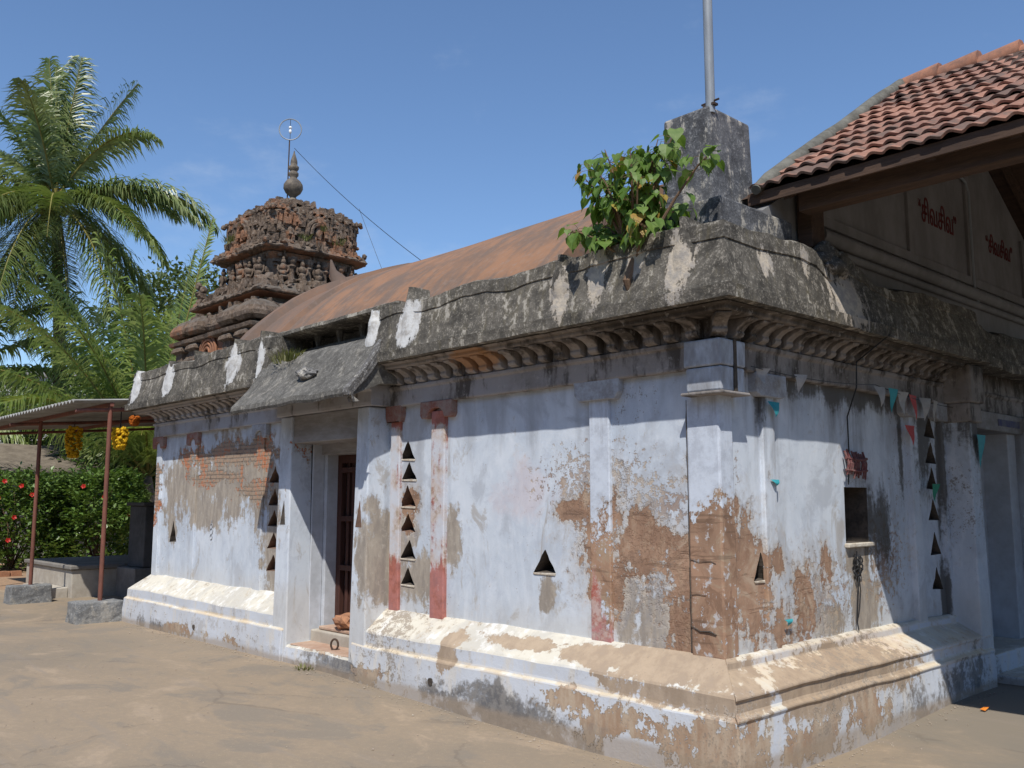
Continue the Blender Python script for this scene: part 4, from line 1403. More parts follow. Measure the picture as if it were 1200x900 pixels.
tsq('upper_eave', fine([(0.92, 6.58), (1.08, 6.60), (1.24, 6.615), (1.26, 6.64), (1.22, 6.70), (1.12, 6.78), (1.03, 6.84), (0.97, 6.88)], 2), 34, .06, 7, extra=[(6.66, 6.82, lambda z: 1.2 - .9 * (z - 6.66), 200, .04, .12, 5)])
tsq('crowning_roof', fine([(1.02, 6.86), (1.03, 6.92), (1.04, 7.00), (1.05, 7.10), (1.05, 7.22), (1.04, 7.32), (1.08, 7.35), (1.08, 7.40), (1.00, 7.43), (0.90, 7.50), (0.74, 7.62),
                           (0.60, 7.72), (0.46, 7.81), (0.30, 7.86), (0.2, 7.90)], 2), 34, .035, 7, extra=[(6.90, 7.34, 1.03, 420, .03, .12, 1), (7.44, 7.78, lambda z: 1.02 - 1.35 * (z - 7.44), 240, .04, .11, 2)])


def lumpball(mb_, c, rx, rz, sub=2, seed=0.0, amp=.35, ax=None):
    bm = bmesh.new()
    bmesh.ops.create_icosphere(bm, subdivisions=sub, radius=1)
    c = Vector(c)
    for v in bm.verts:
        n = 1 + amp * mnoise.noise(v.co * 2.1 + c * 3 + Vector((seed, 0, 0)))
        v.co = c + Vector((v.co.x * rx, v.co.y * rx, v.co.z * rz)) * n
    mb_.add([v.co.copy() for v in bm.verts], [[v.index for v in f.verts] for f in bm.faces])
    bm.free()


rt_ = random.Random(8)


def statue(p, h, name='carved_figure', mat=None):
    m = MB()
    z = p.z
    lumpball(m, (p.x, p.y, z + h * .10), h * .24, h * .12, seed=h)
    lumpball(m, (p.x, p.y, z + h * .30), h * .17, h * .17, seed=h + 1)
    lumpball(m, (p.x, p.y, z + h * .56), h * .18, h * .19, seed=h + 2)
    lumpball(m, (p.x, p.y, z + h * .83), h * .11, h * .13, seed=h + 3)
    lumpball(m, (p.x, p.y, z + h * .97), h * .07, h * .09, seed=h + 4)
    for sx in (-1, 1):
        a = Vector((-(p.y - TY), p.x - TX, 0)).normalized() * sx
        q = Vector((p.x, p.y, z + h * .5)) + a * h * .2
        m.tube([q + Vector((0, 0, h * .16)), q + a * h * .04, Vector((p.x, p.y, z + h * .34)) + a * h * .16], [h * .06, h * .06, h * .05], 6)
    return m.build(name, mat or M_TOWER, TW, smooth=True)


for k in range(4):
    for u, h in ((-.78, .46), (-.36, .42), (0.0, .50), (.36, .42), (.78, .46)):
        statue(on_face(k, u, 1.12, 5.98), h * rt_.uniform(.92, 1.08))
    for u in (-.56, -.18, .18, .56):
        p = on_face(k, u, 1.06, 5.98)
        erode(MB().lathe([(.075, 0), (.08, .05), (.05, .08), (.048, .26), (.085, .31), (.06, .35), (.09, .40), (.10, .50)], p, 8), .012, 8).build('colonnette', M_TOWER, TW)
    # fringe under the crown rim
    fr = MB()
    for i in range(19):
        u = -.96 + i * 1.92 / 18
        p0, p1 = on_face(k, u - .032, 1.0, 7.14 + rt_.uniform(-.05, .05)), on_face(k, u + .028, 1.085, 7.34)
        fr.box(min(p0.x, p1.x), max(p0.x, p1.x), min(p0.y, p1.y), max(p0.y, p1.y), p0.z, p1.z)
    erode(fr, .018, 9).build('carved_fringe', M_TOWER, TW)
    # horseshoe arch on each side of the crown
    ar = MB()
    for w, zb, out, th in ((.26, 6.90, 1.09, .045), (.17, 6.92, 1.12, .04)):
        pts = [on_face(k, w * math.cos(R(a)), out, zb + .05 + w * 1.15 * math.sin(R(a)) + .08) for a in range(-20, 201, 14)]
        ar.tube(pts, th, 6)
    lumpball(ar, on_face(k, 0, 1.07, 7.06), .09, .13)
    lumpball(ar, on_face(k, 0, 1.09, 7.32), .06, .10)
    for sgn in (-1, 1):
        lumpball(ar, on_face(k, .42 * sgn, 1.05, 6.98), .08, .10)
        lumpball(ar, on_face(k, .62 * sgn, 1.05, 6.98), .07, .12)
        lumpball(ar, on_face(k, .80 * sgn, 1.05, 6.96), .07, .10)
    erode(ar, .03, 8).build('horseshoe_arch', M_TOWER, TW)
    # knobs along the rim and hips, stubs on the sloping top
    kn = MB()
    for i in range(13):
        u = -1.02 + i * 2.04 / 12
        lumpball(kn, on_face(k, u, 1.06, 7.44 + rt_.uniform(-.01, .03)), .055, .06, 1, seed=i)
    for i in range(22):
        t = rt_.random()
        z = 7.48 + .34 * t
        o_ = 1.0 - .55 * t
        lumpball(kn, on_face(k, rt_.uniform(-o_, o_), o_ * rt_.uniform(.92, 1.02), z), rt_.uniform(.03, .07), rt_.uniform(.03, .09), 1, seed=i)
    for i in range(7):
        t = i / 6
        lumpball(kn, on_face(k, .98 - .52 * t, .98 - .52 * t, 7.47 + .34 * t), .06, .07, 1, seed=i)
    kn.build('rim_knobs', M_TOWER, TW)
    # lumps of broken stucco on the ledges
    lb = MB()
    for i in range(34):
        z = rt_.choice((5.72, 5.82, 5.90, 6.72, 6.78, 5.30, 5.40))
        o_ = {5.72: 1.44, 5.82: 1.32, 5.90: 1.2, 6.72: 1.19, 6.78: 1.12, 5.30: 1.58, 5.40: 1.48}[z]
        lumpball(lb, on_face(k, rt_.uniform(-o_, o_), o_, z), rt_.uniform(.04, .10), rt_.uniform(.03, .08), 1, seed=i, amp=.6)
    lb.build('broken_stucco', M_TOWER, TW)
    # small shrines and medallion arch on the lower storey
    for u in (-1.42, -.75, .75, 1.42):
        p = on_face(k, u, 1.58, 4.46)
        erode(MB().square_lathe([(.20, 0), (.20, .05), (.15, .07), (.15, .22), (.23, .26), (.21, .33), (.14, .38)], p, 5), .018, 8).build('corner_block', M_TOWER, TW)
        p = on_face(k, u, 1.50, 5.0)
        erode(MB().square_lathe([(.22, .02), (.30, .08), (.31, .16), (.27, .26), (.17, .36), (.06, .42)], p, 5), .02, 8).build('small_dome', M_TOWER, TW)
    mo = MB()
    for rr in (.36, .28, .20, .12):
        mo.tube([on_face(k, -.1 + rr * math.cos(R(a)), 1.74 - rr * .1, 4.54 + rr * math.sin(R(a))) for a in range(0, 181, 15)], .03, 6)
    erode(mo, .012, 9).build('medallion_arch', M_TERRA, TW)
    pn = MB()
    p0, p1 = on_face(k, -.5, 1.4, 4.5), on_face(k, .52, 1.66, 4.84)
    pn.box(min(p0.x, p1.x), max(p0.x, p1.x), min(p0.y, p1.y), max(p0.y, p1.y), 4.5, 4.84)
    pn.build('terracotta_panel', M_TERRA, TW)
    # corner beasts on the big ledge
    c = on_face(k, 1.33, 1.33, 5.72)
    bs = MB()
    for i in range(7):
        lumpball(bs, c + Vector((rt_.uniform(-.07, .07), rt_.uniform(-.07, .07), i * .075)), .13 - i * .010, .09, 2, seed=i, amp=.6)
    if k != 3:
        bs.build('corner_beast', M_TOWER, TW)
    wp = MB()
    p0, p1 = on_face(k, -.07, 1.2, 5.42), on_face(k, .07, 1.36, 5.66)
    wp.box(min(p0.x, p1.x), max(p0.x, p1.x), min(p0.y, p1.y), max(p0.y, p1.y), 5.42, 5.66)
    erode(wp, .02, 8).build('ledge_bracket', M_TOWER, TW)
# grey-white niche spire on the near side, seen beside the vault, and kalasa
KA = MB().lathe([(.20, 7.84), (.15, 7.90), (.085, 7.93), (.10, 7.97), (.12, 8.02), (.09, 8.06), (.06, 8.10), (.08, 8.13), (.16, 8.20), (.205, 8.29), (.20, 8.38), (.15, 8.46),
                (.08, 8.52), (.075, 8.55), (.105, 8.59), (.105, 8.64), (.07, 8.68), (.105, 8.73), (.11, 8.78), (.07, 8.82), (.075, 8.86), (.07, 8.92), (.045, 9.0),
                (.02, 9.08), (.008, 9.14)], (TX, TY, 0), 24)
M_KAL = simple('grey_brown_finial', (0.20, 0.165, 0.125), (0.08, 0.068, 0.058), 5, 0.8, 0.4)
KA.build('finial', M_KAL, TW, smooth=True)
# weeds rooted on the tower
for c, n, h in (((TX - .55, TY - 1.14, 7.0), 90, .20), ((TX + 1.0, TY + .1, 7.12), 70, .14), ((TX + 1.15, TY - .35, 6.86), 70, .15), ((TX + 1.1, TY + .45, 6.9), 80, .18),
                ((TX - .1, TY - 1.05, 7.2), 50, .14)):
    tag(tuft('weed_tuft', c, n, h, .16, M_GRASS, seed=int(n + h * 100)),
        {90: 'bright green weed clump on the left side of the tower crown', 70: 'small green weed on the carved crown of the tower',
         80: 'green weed on the tower eave above the carved figures, on the right', 50: 'faint green weed high on the left side of the tower crown'}[n], 'weed',
        'weeds rooted on the tower')

# rod with lamp hoop, tied to the finial
HP = thing('lamp_hoop', 'thin metal rod carrying a round hoop with a white lamp above the tower finial', 'lamp hoop', (TX - .06, TY - .1, 7.8))
MB().tube([(TX - .06, TY - .1, 7.8), (TX - .055, TY - .1, 8.6), (TX - .04, TY - .1, 9.36)], 0.014, 6).build('rod', M_IRON, HP)
cc = Vector((TX - .02, TY - .1, 9.60))
va, vb = Vector((.485, .872, 0)), Vector((0, 0, 1))
va = (va * .96 + Vector((.1, -.1, 0))).normalized()
MB().tube([cc + va * .235 * math.cos(R(a)) + vb * .235 * math.sin(R(a)) for a in range(0, 361, 12)], 0.013, 6, cap=False).build('hoop', M_STEEL, HP)
MB().tube([cc + Vector((0, 0, .22)), cc + Vector((0, 0, .08))], 0.006, 5).tube([cc + Vector((0, 0, -.06)), cc + Vector((0, 0, -.22))], 0.006, 5).build('lamp_flex', M_WIRE, HP)
lm = MB()
lumpball(lm, cc + Vector((0, 0, .04)), .036, .035, 2, amp=0)
lumpball(lm, cc + Vector((0, 0, -.045)), .032, .05, 2, amp=0)
lm.build('lamp', M_GLOW, HP, smooth=True)


def sag(a, b, s_, n=16):
    a, b = Vector(a), Vector(b)
    return [a.lerp(b, i / n) - Vector((0, 0, s_ * 4 * (i / n) * (1 - i / n))) for i in range(n + 1)]


def wire(label, pts, r=0.008, name='overhead_wire', cat='wire', mat=None):
    return tag(MB().tube(pts, r, 5).build(name, mat or M_WIRE, None), label, cat, 'wires from the tower lamp' if cat == 'wire' else None)


wire('thin wire running from the tower lamp hoop down to the ochre vault', sag((TX, TY, 9.2), (-8.6, 4.45, 5.50), 0.12), 0.006)
wire('short stay wire dropping steeply from the longer wire to the vault roof', sag((-11.1, 4.48, 7.23), (-9.9, 4.45, 5.3), .02), 0.004)

# ------------------------------------------------------------------ flagpole on its block
FP = thing('flagpole', 'grey steel flagpole clamped on a black streaked cement block at the roof corner', 'flagpole', (-0.42, 0.58, 3.66))
MB().hexa([(-.68, .34, 3.66), (-.225, .34, 3.66), (-.225, .90, 3.66), (-.68, .90, 3.66),
           (-.655, .355, 4.50), (-.245, .355, 4.50), (-.245, .885, 4.50), (-.655, .885, 4.50)]).jitter(.006, 3).build('block', M_PED, FP, bevel=0.02)
MB().tube([(-.26, .40, 4.45), (-.26, .40, 9.5)], 0.035, 14).build('pole', M_STEEL, FP, smooth=True)
MB().box(-.31, -.21, .375, .425, 4.502, 4.518).tube([(-.335, .40, 4.535), (-.185, .40, 4.538)], .008, 6).build('clamp', M_IRON, FP)

# ------------------------------------------------------------------ peepal sapling on the parapet
SP = thing('peepal_sapling', 'leafy green peepal sapling rooted in the parapet beside the flagpole block', 'sapling', (-0.46, -0.22, 3.2))
rs_ = random.Random(21)
stems = MB()
lv = MB()
lvy = MB()


def leaf(mb_, p, d, size, up=Vector((0, 0, 1)), heart=True):
    """one drooping leaf: p stalk end, d direction of the tip"""
    d = d.normalized()
    s_ = d.cross(up)
    s_ = s_.normalized() if s_.length > .05 else Vector((1, 0, 0))
    n = s_.cross(d)
    f = 0.16
    if heart:
        out = [(0.0, 0.06), (-.08, .30), (.12, .47), (.40, .44), (.66, .24), (.86, .07), (1.12, 0.0)]
    else:
        out = [(0.0, 0.02), (.18, .20), (.42, .28), (.68, .20), (.88, .08), (1.0, 0.0)]
    mid = [(max(0, t), 0) for t, w in out]
    vs, fs = [], []
    for (t, w), (m, _) in zip(out, mid):
        curl = -0.18 * t * t
        vs += [p + (d * t + s_ * w + n * (w * f + curl)) * size, p + (d * m + n * (curl)) * size, p + (d * t - s_ * w + n * (w * f + curl)) * size]
    for i in range(len(out) - 1):
        a, b = i * 3, i * 3 + 3
        fs += [(a, b, b + 1, a + 1), (a + 1, b + 1, b + 2, a + 2)]
    mb_.add(vs, fs)


base = Vector((-.46, -.24, 3.16))
MB().tube([(-.46, -.30, 3.02), (-.46, -.33, 3.12), (-.45, -.27, 3.26), (-.44, -.2, 3.38)], [.012, .03, .028, .022], 8).build('root', M_STEM, SP)
tips = []
for i in range(30):
    tx = -.42 + rs_.gauss(0, .36)
    tz = 3.68 + rs_.gauss(0.05, .34)
    tx = max(-1.0, min(.16, tx))
    tz = max(3.36 + abs(tx + .42) * .35, min(4.27 - abs(tx + .40) * .60, tz))
    t = Vector((tx, -.26 + rs_.uniform(-.20, .22), tz))
    m = base.lerp(t, .5) + Vector((0, 0, .10))
    pts = [base, base.lerp(m, .5) + Vector((0, 0, .04)), m, m.lerp(t, .55) + Vector((0, 0, .03)), t]
    stems.tube(pts, [.017, .013, .009, .006, .003], 6)
    for q in range(22):
        f = rs_.uniform(.38, 1.0)
        k = f * 4
        a = pts[int(min(3, k))].lerp(pts[int(min(3, k)) + 1], k - int(min(3, k)))
        ang = rs_.random() * 6.28
        stalk = Vector((math.cos(ang), math.sin(ang), rs_.uniform(-.2, .6))).normalized() * rs_.uniform(.05, .12)
        e = a + stalk
        stems.tube([a, a + stalk * .6 + Vector((0, 0, .01)), e], .0016, 3, cap=False)
        dd = Vector((stalk.x * 5, stalk.y * 5 - .12, rs_.uniform(-1.5, -.1)))
        leaf(lv if rs_.random() > .06 else lvy, e, dd, rs_.uniform(.045, .115))
stems.build('stems', M_STEM, SP)
lv.build('foliage', M_PEEPAL, SP)
lvy.build('yellowed_leaves', leaf_material('yellow_leaf', (0.33, 0.26, 0.05), (0.30, 0.15, 0.04), 0.3, 0.5, 5), SP)

# ------------------------------------------------------------------ tiled hall on the right
HL = thing('tiled_hall', 'open hall with red clay tile roof and red lettering on its shaded gable wall', 'hall', (0, 0.6, 0))
Y0, Z0, Y1, Z1 = 0.69, 3.88, 4.0, 5.86
TAN = (Z1 - Z0) / (Y1 - Y0)
NC = 12
XE = 9.0


def roof_x(t):      # left edge, from eave (0) to ridge (1)
    return -0.10 - 0.33 * t


def tiles(name, sgn, seed):
    m = MB()
    rnd = random.Random(seed)
    PT_ = 0.125
    dx = PT_ / 7
    N = int((XE + .5) / dx)
    nrm = Vector((0, -math.sin(math.atan(TAN)) * sgn, math.cos(math.atan(TAN))))
    def P(x, t, h):
        y_ = Y0 + (Y1 - Y0) * t
        y_ = y_ if sgn > 0 else 2 * Y1 - y_
        return Vector((x, y_, Z0 + (Z1 - Z0) * t)) + nrm * h
    tilesj = {}
    for c in range(NC):
        t0, t1 = c / NC - .004, (c + 1) / NC + .010
        vs, fs = [], []
        x0 = roof_x((c + .5) / NC)
        off = 0.1075 * (c % 2) * 0
        for i in range(N):
            x = x0 + i * dx
            ti = int((x + off + 5) / PT_)
            if (c, ti) not in tilesj:
                tilesj[(c, ti)] = (rnd.uniform(-.006, .006), rnd.uniform(-.009, .009), rnd.uniform(-.012, .012))
            dh, dt, tl = tilesj[(c, ti)]
            ph = ((x + off + 5) % PT_) / PT_
            w = 0.024 * math.sin(math.pi * ph) ** 1.2 + 0.006 * math.sin(2 * math.pi * ph) - .004
            w += dh + tl * (ph - .5)
            sagz = -0.02 * math.sin(x * .9 + c * .2) - .13 * sm(x, -.5, 1.6) * (c / NC) ** 2
            a = P(x, t0 + dt * .3, 0.030 + w + sagz)
            b = P(x, t0 + dt * .3, 0.048 + w + sagz)
            d = P(x, t1, 0.012 + w * .9 + sagz)
            vs += [a, b, d]
            if i:
                k = i * 3
                fs += [(k - 3, k, k + 1, k - 2), (k - 2, k + 1, k + 2, k - 1)]
        m.add(vs, fs)
    return m.build(name, M_TILE, HL)


RF = tiles('roof', 1, 4)
tiles('roof', -1, 5)
# ridge tiles, cement verge
rg = MB()
x = roof_x(1) + .02
rr_ = random.Random(3)
while x < XE:
    zc_ = Z1 - .03 + rr_.uniform(-.012, .012) - .13 * sm(x, -.5, 1.6)
    rg.tube([(x, Y1, zc_), (x + .40, Y1, zc_ + .018)], [.105, .125], 10)
    x += .37
rg.build('ridge', M_RIDGE, RF, smooth=True)
vg = MB()
pts, rad = [], []
for i in range(15):
    t = -0.015 + 1.0 * i / 14
    pts.append(wob((roof_x(t) + .035, Y0 + (Y1 - Y0) * t, Z0 + (Z1 - Z0) * t + .024 + .012 * math.sin(math.pi * t)), .018, 2))
    rad.append(.062 if i else .035)
vg.tube(pts, rad, 10)
vg.build('cement_verge', M_CEMENT, RF, smooth=True)
# boards, rafters, battens under the tiles
un = MB()
sl = math.hypot(Y1 - Y0, Z1 - Z0)
for sgn in (1, -1):
    f = lambda y_: y_ if sgn > 0 else 2 * Y1 - y_
    un.add([(-.40, f(Y0 + .02), Z0 - .02), (XE, f(Y0 + .02), Z0 - .02), (XE, f(Y1), Z1 - .02), (-.40, f(Y1), Z1 - .02)], [(0, 1, 2, 3)])
un.build('roof_boarding', M_WOOD, HL)
for i in range(18):
    x = .12 + i * .5
    rf = MB()
    rf.prism([(Y0 + .03, Z0 - .025), (Y0 + .03, Z0 - .10), (Y1, Z1 - .12), (2 * Y1 - Y0 - .03, Z0 - .10), (2 * Y1 - Y0 - .03, Z0 - .025), (Y1, Z1 - .03)], x, x + .06, lambda u, v, t: (t, u, v))
    rf.build('rafter', M_WOOD, HL)
MB().box(-.16, XE, Y0 + .004, Y0 + .026, Z0 - .085, Z0 + .0).build('eave_board', M_WOOD, HL)
MB().box(.16, XE, .84, .98, 3.71, 3.86).jitter(.004, 2).build('beam', M_WOOD, HL, bevel=0.008)
MB().box(.02, .14, 1.06, 1.24, 3.50, 4.12).build('timber_post', M_WOOD, HL, bevel=0.006)
for xp in (5.6, 8.7):
    MB().lathe([(.16, 0), (.16, .25), (.11, .3), (.10, 3.3), (.17, 3.42), (.17, 3.62)], (xp, .9, .05), 16).build('column', M_HALL, HL)


def under(y_):
    return (Z0 + (y_ - Y0) * TAN if y_ < Y1 else Z1 - (y_ - Y1) * TAN) - .13


ys = [.62, 1.5, 2.5, 3.5, 4.0, 4.8, 5.6, 6.6, 7.3]
GP = [(.50, 3.2)] + [(7.3, 3.2)] + [(q, under(q)) for q in reversed(ys)] + [(.50, 3.70)]
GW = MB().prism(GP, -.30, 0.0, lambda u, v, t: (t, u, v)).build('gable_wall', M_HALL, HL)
for ya, yb, o_ in ((1.42, 1.62, .03), (2.96, 3.18, .03), (4.30, 4.40, .03), (5.80, 5.95, .03)):
    MB().box(-.01, o_, ya, yb, 3.84, under((ya + yb) / 2) - .12).build('wall_strip', M_HALL, GW, bevel=.005)
MB().box(-.01, .028, 1.40, 7.3, 3.76, 3.845).build('wall_strip', M_HALL, GW, bevel=.005)
MB().tube([(.04, 1.36, 3.67), (.04, 7.3, 3.67)], .058, 10).build('half_round_moulding', M_HALL, GW, smooth=True)
MB().tube([(.02, 1.5, 3.575), (.02, 7.3, 3.575)], .035, 8).build('half_round_moulding', M_HALL, GW, smooth=True)
MB().tube([(.035, 4.02, 4.86), (.035, 4.30, 4.80), (.035, 4.36, 4.70), (.035, 4.36, 3.76), (.04, 4.42, 3.60)], .013, 6).build('conduit', M_STEEL, GW, smooth=True)


def lettering(text, c, size, ydir):
    """red letters painted flat on the gable wall"""
    cu = bpy.data.curves.new('lettering', 'FONT')
    cu.body = text
    cu.size = size
    cu.align_x = 'CENTER'
    cu.align_y = 'CENTER'
    cu.extrude = 0.0015
    cu.offset = 0.002
    o = bpy.data.objects.new('lettering_curve', cu)
    COL.objects.link(o)
    bpy.context.view_layer.update()
    dg = bpy.context.evaluated_depsgraph_get()
    me = bpy.data.meshes.new_from_object(o.evaluated_get(dg))
    bpy.data.objects.remove(o)
    mat = Matrix(((0, 0, 1), (1, 0, 0), (0, 1, 0)))      # text x -> +y, text y -> +z, out -> +x
    for v in me.vertices:
        q = mat @ v.co
        v.co = (q.x + c[0], q.y * .66 + c[1], q.z * 1.05 + c[2])
    me.materials.clear()
    me.materials.append(M_LETTER)
    r = bpy.data.objects.new('lettering', me)
    COL.objects.link(r)
    r.parent = GW
    return r


TAM = '\u0b9a\u0bbf\u0bb5\u0b9a\u0bbf\u0bb5'
lettering('\u201c' + TAM + '\u201d', (0.004, 3.66, 4.29), 0.27, 1)
lettering('\u201c' + TAM + '\u201d', (0.004, 5.20, 4.28), 0.23, 1)

# ------------------------------------------------------------------ small things on and beside the hall
def pennant(c, mat, w=.17, h=.22, ydir=True, twist=0.0, lean=0.0):
    m = MB()
    cs, sn = math.cos(twist), math.sin(twist)
    pts = []
    n = 5
    for i in range(n + 1):
        t = i / n
        ww = w / 2 * (1 - t)
        bul = .012 * math.sin(t * 4 + c[1] * 9)
        for s_ in (-1, 1):
            pts.append((c[0] + sn * s_ * ww + bul + .01, c[1] + cs * s_ * ww + lean * t, c[2] - h * t))
    m.add(pts, [(2 * i, 2 * i + 1, 2 * i + 3, 2 * i + 2) for i in range(n)])
    return m


BU = thing('bunting', 'string of small white, teal and red paper pennants under the side cornice', 'bunting', (0.1, 0.3, 2.5))
bs_ = sag((0.135, 0.20, 2.53), (0.13, 1.95, 2.56), .03) + sag((0.13, 1.95, 2.56), (0.13, 3.42, 2.48), .02)[1:]
MB().tube(bs_, .003, 4).build('string', M_WIRE, BU)
for y_, z_, mt, w, h, tw in ((.34, 2.53, M_FL_W, .13, .13, .5), (.62, 2.53, M_FL_W, .13, .15, -.5), (.80, 2.53, M_FL_W, .13, .16, .4), (2.02, 2.55, M_FL_W, .16, .20, .2),
                             (2.22, 2.55, M_FL_T, .20, .24, 0), (2.42, 2.54, M_FL_W, .19, .24, .1), (2.62, 2.53, M_FL_R, .21, .26, -.1), (2.82, 2.52, M_FL_W, .19, .24, .2),
                             (3.02, 2.51, M_FL_W, .20, .26, -.2)):
    pennant((.128, y_, z_), mt, w * .85, h * .82, twist=tw).build('pennant', mt, BU)
for (c, mt, w, h, lab) in (((.06, .58, 2.33), M_FL_T, .15, .11, 'torn teal paper pennant hanging high on the side wall near the corner pilaster capital'),
                           ((.035, .60, 1.80), M_FL_T, .11, .045, 'teal paper scrap stuck to the sunlit side wall left of the alcove'),
                           ((.02, .72, .86), M_FL_T, .10, .05, 'pale blue paper scrap stuck low on the side wall among brown patches'),
                           ((.09, 2.62, 2.28), M_FL_R, .18, .17, 'red paper pennant hanging alone below the bunting on a shaded pilaster'),
                           ((.10, 3.00, 1.80), M_FL_G, .16, .16, 'green paper pennant hanging beside the column of triangular niches in the shade'),
                           ((.26, 3.62, 2.24), M_FL_T, .20, .30, 'teal pennant hanging on the pier beside the shaded side doorway')):
    tag(pennant(c, mt, w, h).build('paper_pennant', mt, None), lab, 'pennant', 'loose paper pennants on the side wall')
gl = MB()
rg_ = random.Random(5)
for i in range(9):
    y_ = 1.60 + i * .036
    gl.tube([(.03, y_, 2.02 + rg_.uniform(-.01, .03)), (.05 + rg_.uniform(0, .015), y_ + .006, 1.94), (.045, y_ - .004, 1.84 + rg_.uniform(-.02, .02))], [.008, .012, .007], 6)
gl.tube([(.05, 1.58, 1.98), (.06, 1.76, 1.965), (.05, 1.91, 1.98)], .012, 6)
gl.tube([(.05, 1.58, 1.89), (.06, 1.76, 1.88), (.05, 1.91, 1.89)], .010, 6)
tag(gl.build('thread_bundle', M_CLOTH, None), 'bundle of dark red threads hung on the side wall just above the square alcove', 'thread bundle')
wire('thin black cable hanging down the side wall from the cornice to the red threads', [(.37, 1.73, 2.9), (.10, 1.72, 2.72), (.10, 1.70, 2.52), (.02, 1.69, 2.3), (.015, 1.70, 2.0), (.02, 1.66, 1.78)], .006, 'cable', 'cable')
tg = MB()
for k in range(6):
    c0 = Vector((.03, 1.72 + rg_.uniform(-.04, .05), 1.16 + rg_.uniform(-.06, .06)))
    rr0 = rg_.uniform(.025, .05)
    tg.tube([c0 + Vector((.01 * math.sin(a * 1.3 + k), rr0 * .6 * math.cos(a * .63), rr0 * math.sin(a * .63))) for a in range(11)], .006, 5)
tg.tube([(.03, 1.72, 1.28), (.03, 1.71, 1.17), (.022, 1.735, 1.0), (.03, 1.70, .88), (.03, 1.68, .76), (.05, 1.66, .70)], .005, 5)
tg.tube([(.03, 1.74, 1.1), (.022, 1.77, .98), (.024, 1.74, .86), (.03, 1.70, .79)], .004, 5)
tag(tg.build('cable_tangle', M_WIRE, None), 'tangle of black cable dangling on the side wall below the square alcove', 'cable tangle')
tag(MB().tube([Vector((-4.29, -.13, .305)) + Vector((.028 * math.cos(R(a)), .022 * math.cos(R(a)), .050 * math.sin(R(a)))) for a in range(0, 361, 20)], .010, 7).build('iron_ring', M_IRON, None),
    'dark iron ring standing upright on the worn door step', 'iron ring')
lp = MB()
bm = bmesh.new()
bmesh.ops.create_icosphere(bm, subdivisions=3, radius=1)
for v in bm.verts:
    n = 1 + .5 * mnoise.fractal(v.co * 1.4 + Vector((4, 2, 1)), .8, 2, 4)
    v.co = Vector((-4.47 + v.co.x * .16 * n, .13 + v.co.y * .10 * n, .475 + v.co.z * .085 * n))
lp.add([v.co for v in bm.verts], [[v.index for v in f.verts] for f in bm.faces])
bm.free()
tag(lp.build('brick_lump', M_STONE_BR, None), 'broken orange brown brick lump lying on the door sill against the barred door', 'brick lump')
tag(MB().box(.53, .57, 2.56, 2.64, .083, .087).jitter(.012, 20).build('foil_wrapper', M_ORANGE, None), 'orange foil wrapper on the ground at the edge of the hall shadow', 'wrapper')

# ------------------------------------------------------------------ the sheet-roofed shelter on the left
SHD = thing('sheet_roof_shelter', 'shelter of corrugated grey sheets on thin red oxide posts beside the temple hall', 'shelter', (-9.5, -0.5, 0.3))
cr = MB()
xs = [-9.42 - i * 0.0365 for i in range(int(7.2 / .0365))]
rz = lambda y_: 2.985 + .085 * (y_ + 1.0)
ysr = [-1.0, .4, 1.8, 3.4]
for side in (0, 1):
    vs = []
    for x in xs:
        h = .024 * math.sin((x + 9.42) / .146 * 2 * math.pi)
        for y_ in ysr:
            vs.append((x, y_, rz(y_) + h - .009 * side))
    m_ = len(ysr)
    cr.add(vs, [(i * m_ + j, i * m_ + j + 1, (i + 1) * m_ + j + 1, (i + 1) * m_ + j) for i in range(len(xs) - 1) for j in range(m_ - 1)])
n0_ = len(xs) * len(ysr)
for i in range(len(xs) - 1):
    a, b = i * 4, (i + 1) * 4
    cr.f += [(a, b, n0_ + b, n0_ + a), (a + 3, b + 3, n0_ + b + 3, n0_ + a + 3)]
cr.build('sheet_roof', M_ASB, SHD, smooth=True)
for y_ in (-.5, 1.3, 3.0):
    MB().box(-16.6, -9.44, y_ - .025, y_ + .025, rz(y_) - .085, rz(y_) - .035).build('purlin', M_POST, SHD)
for xp in (-9.5, -12.6, -15.7):
    MB().tube([(xp, -.95, rz(-.95) - .13), (xp, 3.2, rz(3.2) - .13)], .026, 8).build('tie_bar', M_POST, SHD)
    MB().tube([(xp, -.5, .30), (xp, -.5, rz(-.5) - .06)], .030, 10).build('post', M_POST, SHD, smooth=True)
    MB().tube([(xp - .2, 2.9, .08), (xp - .2, 2.9, rz(2.9) - .06)], .030, 10).build('post', M_POST, SHD, smooth=True)
MB().tube([(-12.75, .62, .5), (-12.75, .62, rz(.62) - .06)], .028, 8).build('post', M_POST, SHD, smooth=True)


def stone_block(x0, x1, y0, y1, z1, lab, seed):
    m = MB()
    N = 7
    m.box(x0, x1, y0, y1, 0.0, z1, .012)
    o = m.build('stone_block', M_GRANITE, None, bevel=0.022, seg=3)
    md = o.modifiers.new('sub', 'SUBSURF')
    md.subdivision_type = 'SIMPLE'
    md.levels = md.render_levels = 3
    tx = bpy.data.textures.new('stone_chip', 'CLOUDS')
    tx.noise_scale = .12 + seed * .02
    d = o.modifiers.new('chip', 'DISPLACE')
    d.texture = tx
    d.strength = .03
    d.mid_level = .5
    return tag(o, lab, 'stone block', 'granite blocks under the shelter posts')


stone_block(-9.72, -9.30, -.86, -.24, .345, 'grey granite block under the shelter post nearest the temple hall', 0)
stone_block(-12.82, -12.46, -.82, -.20, .35, 'grey granite block under the shelter post farther from the temple hall', 1)


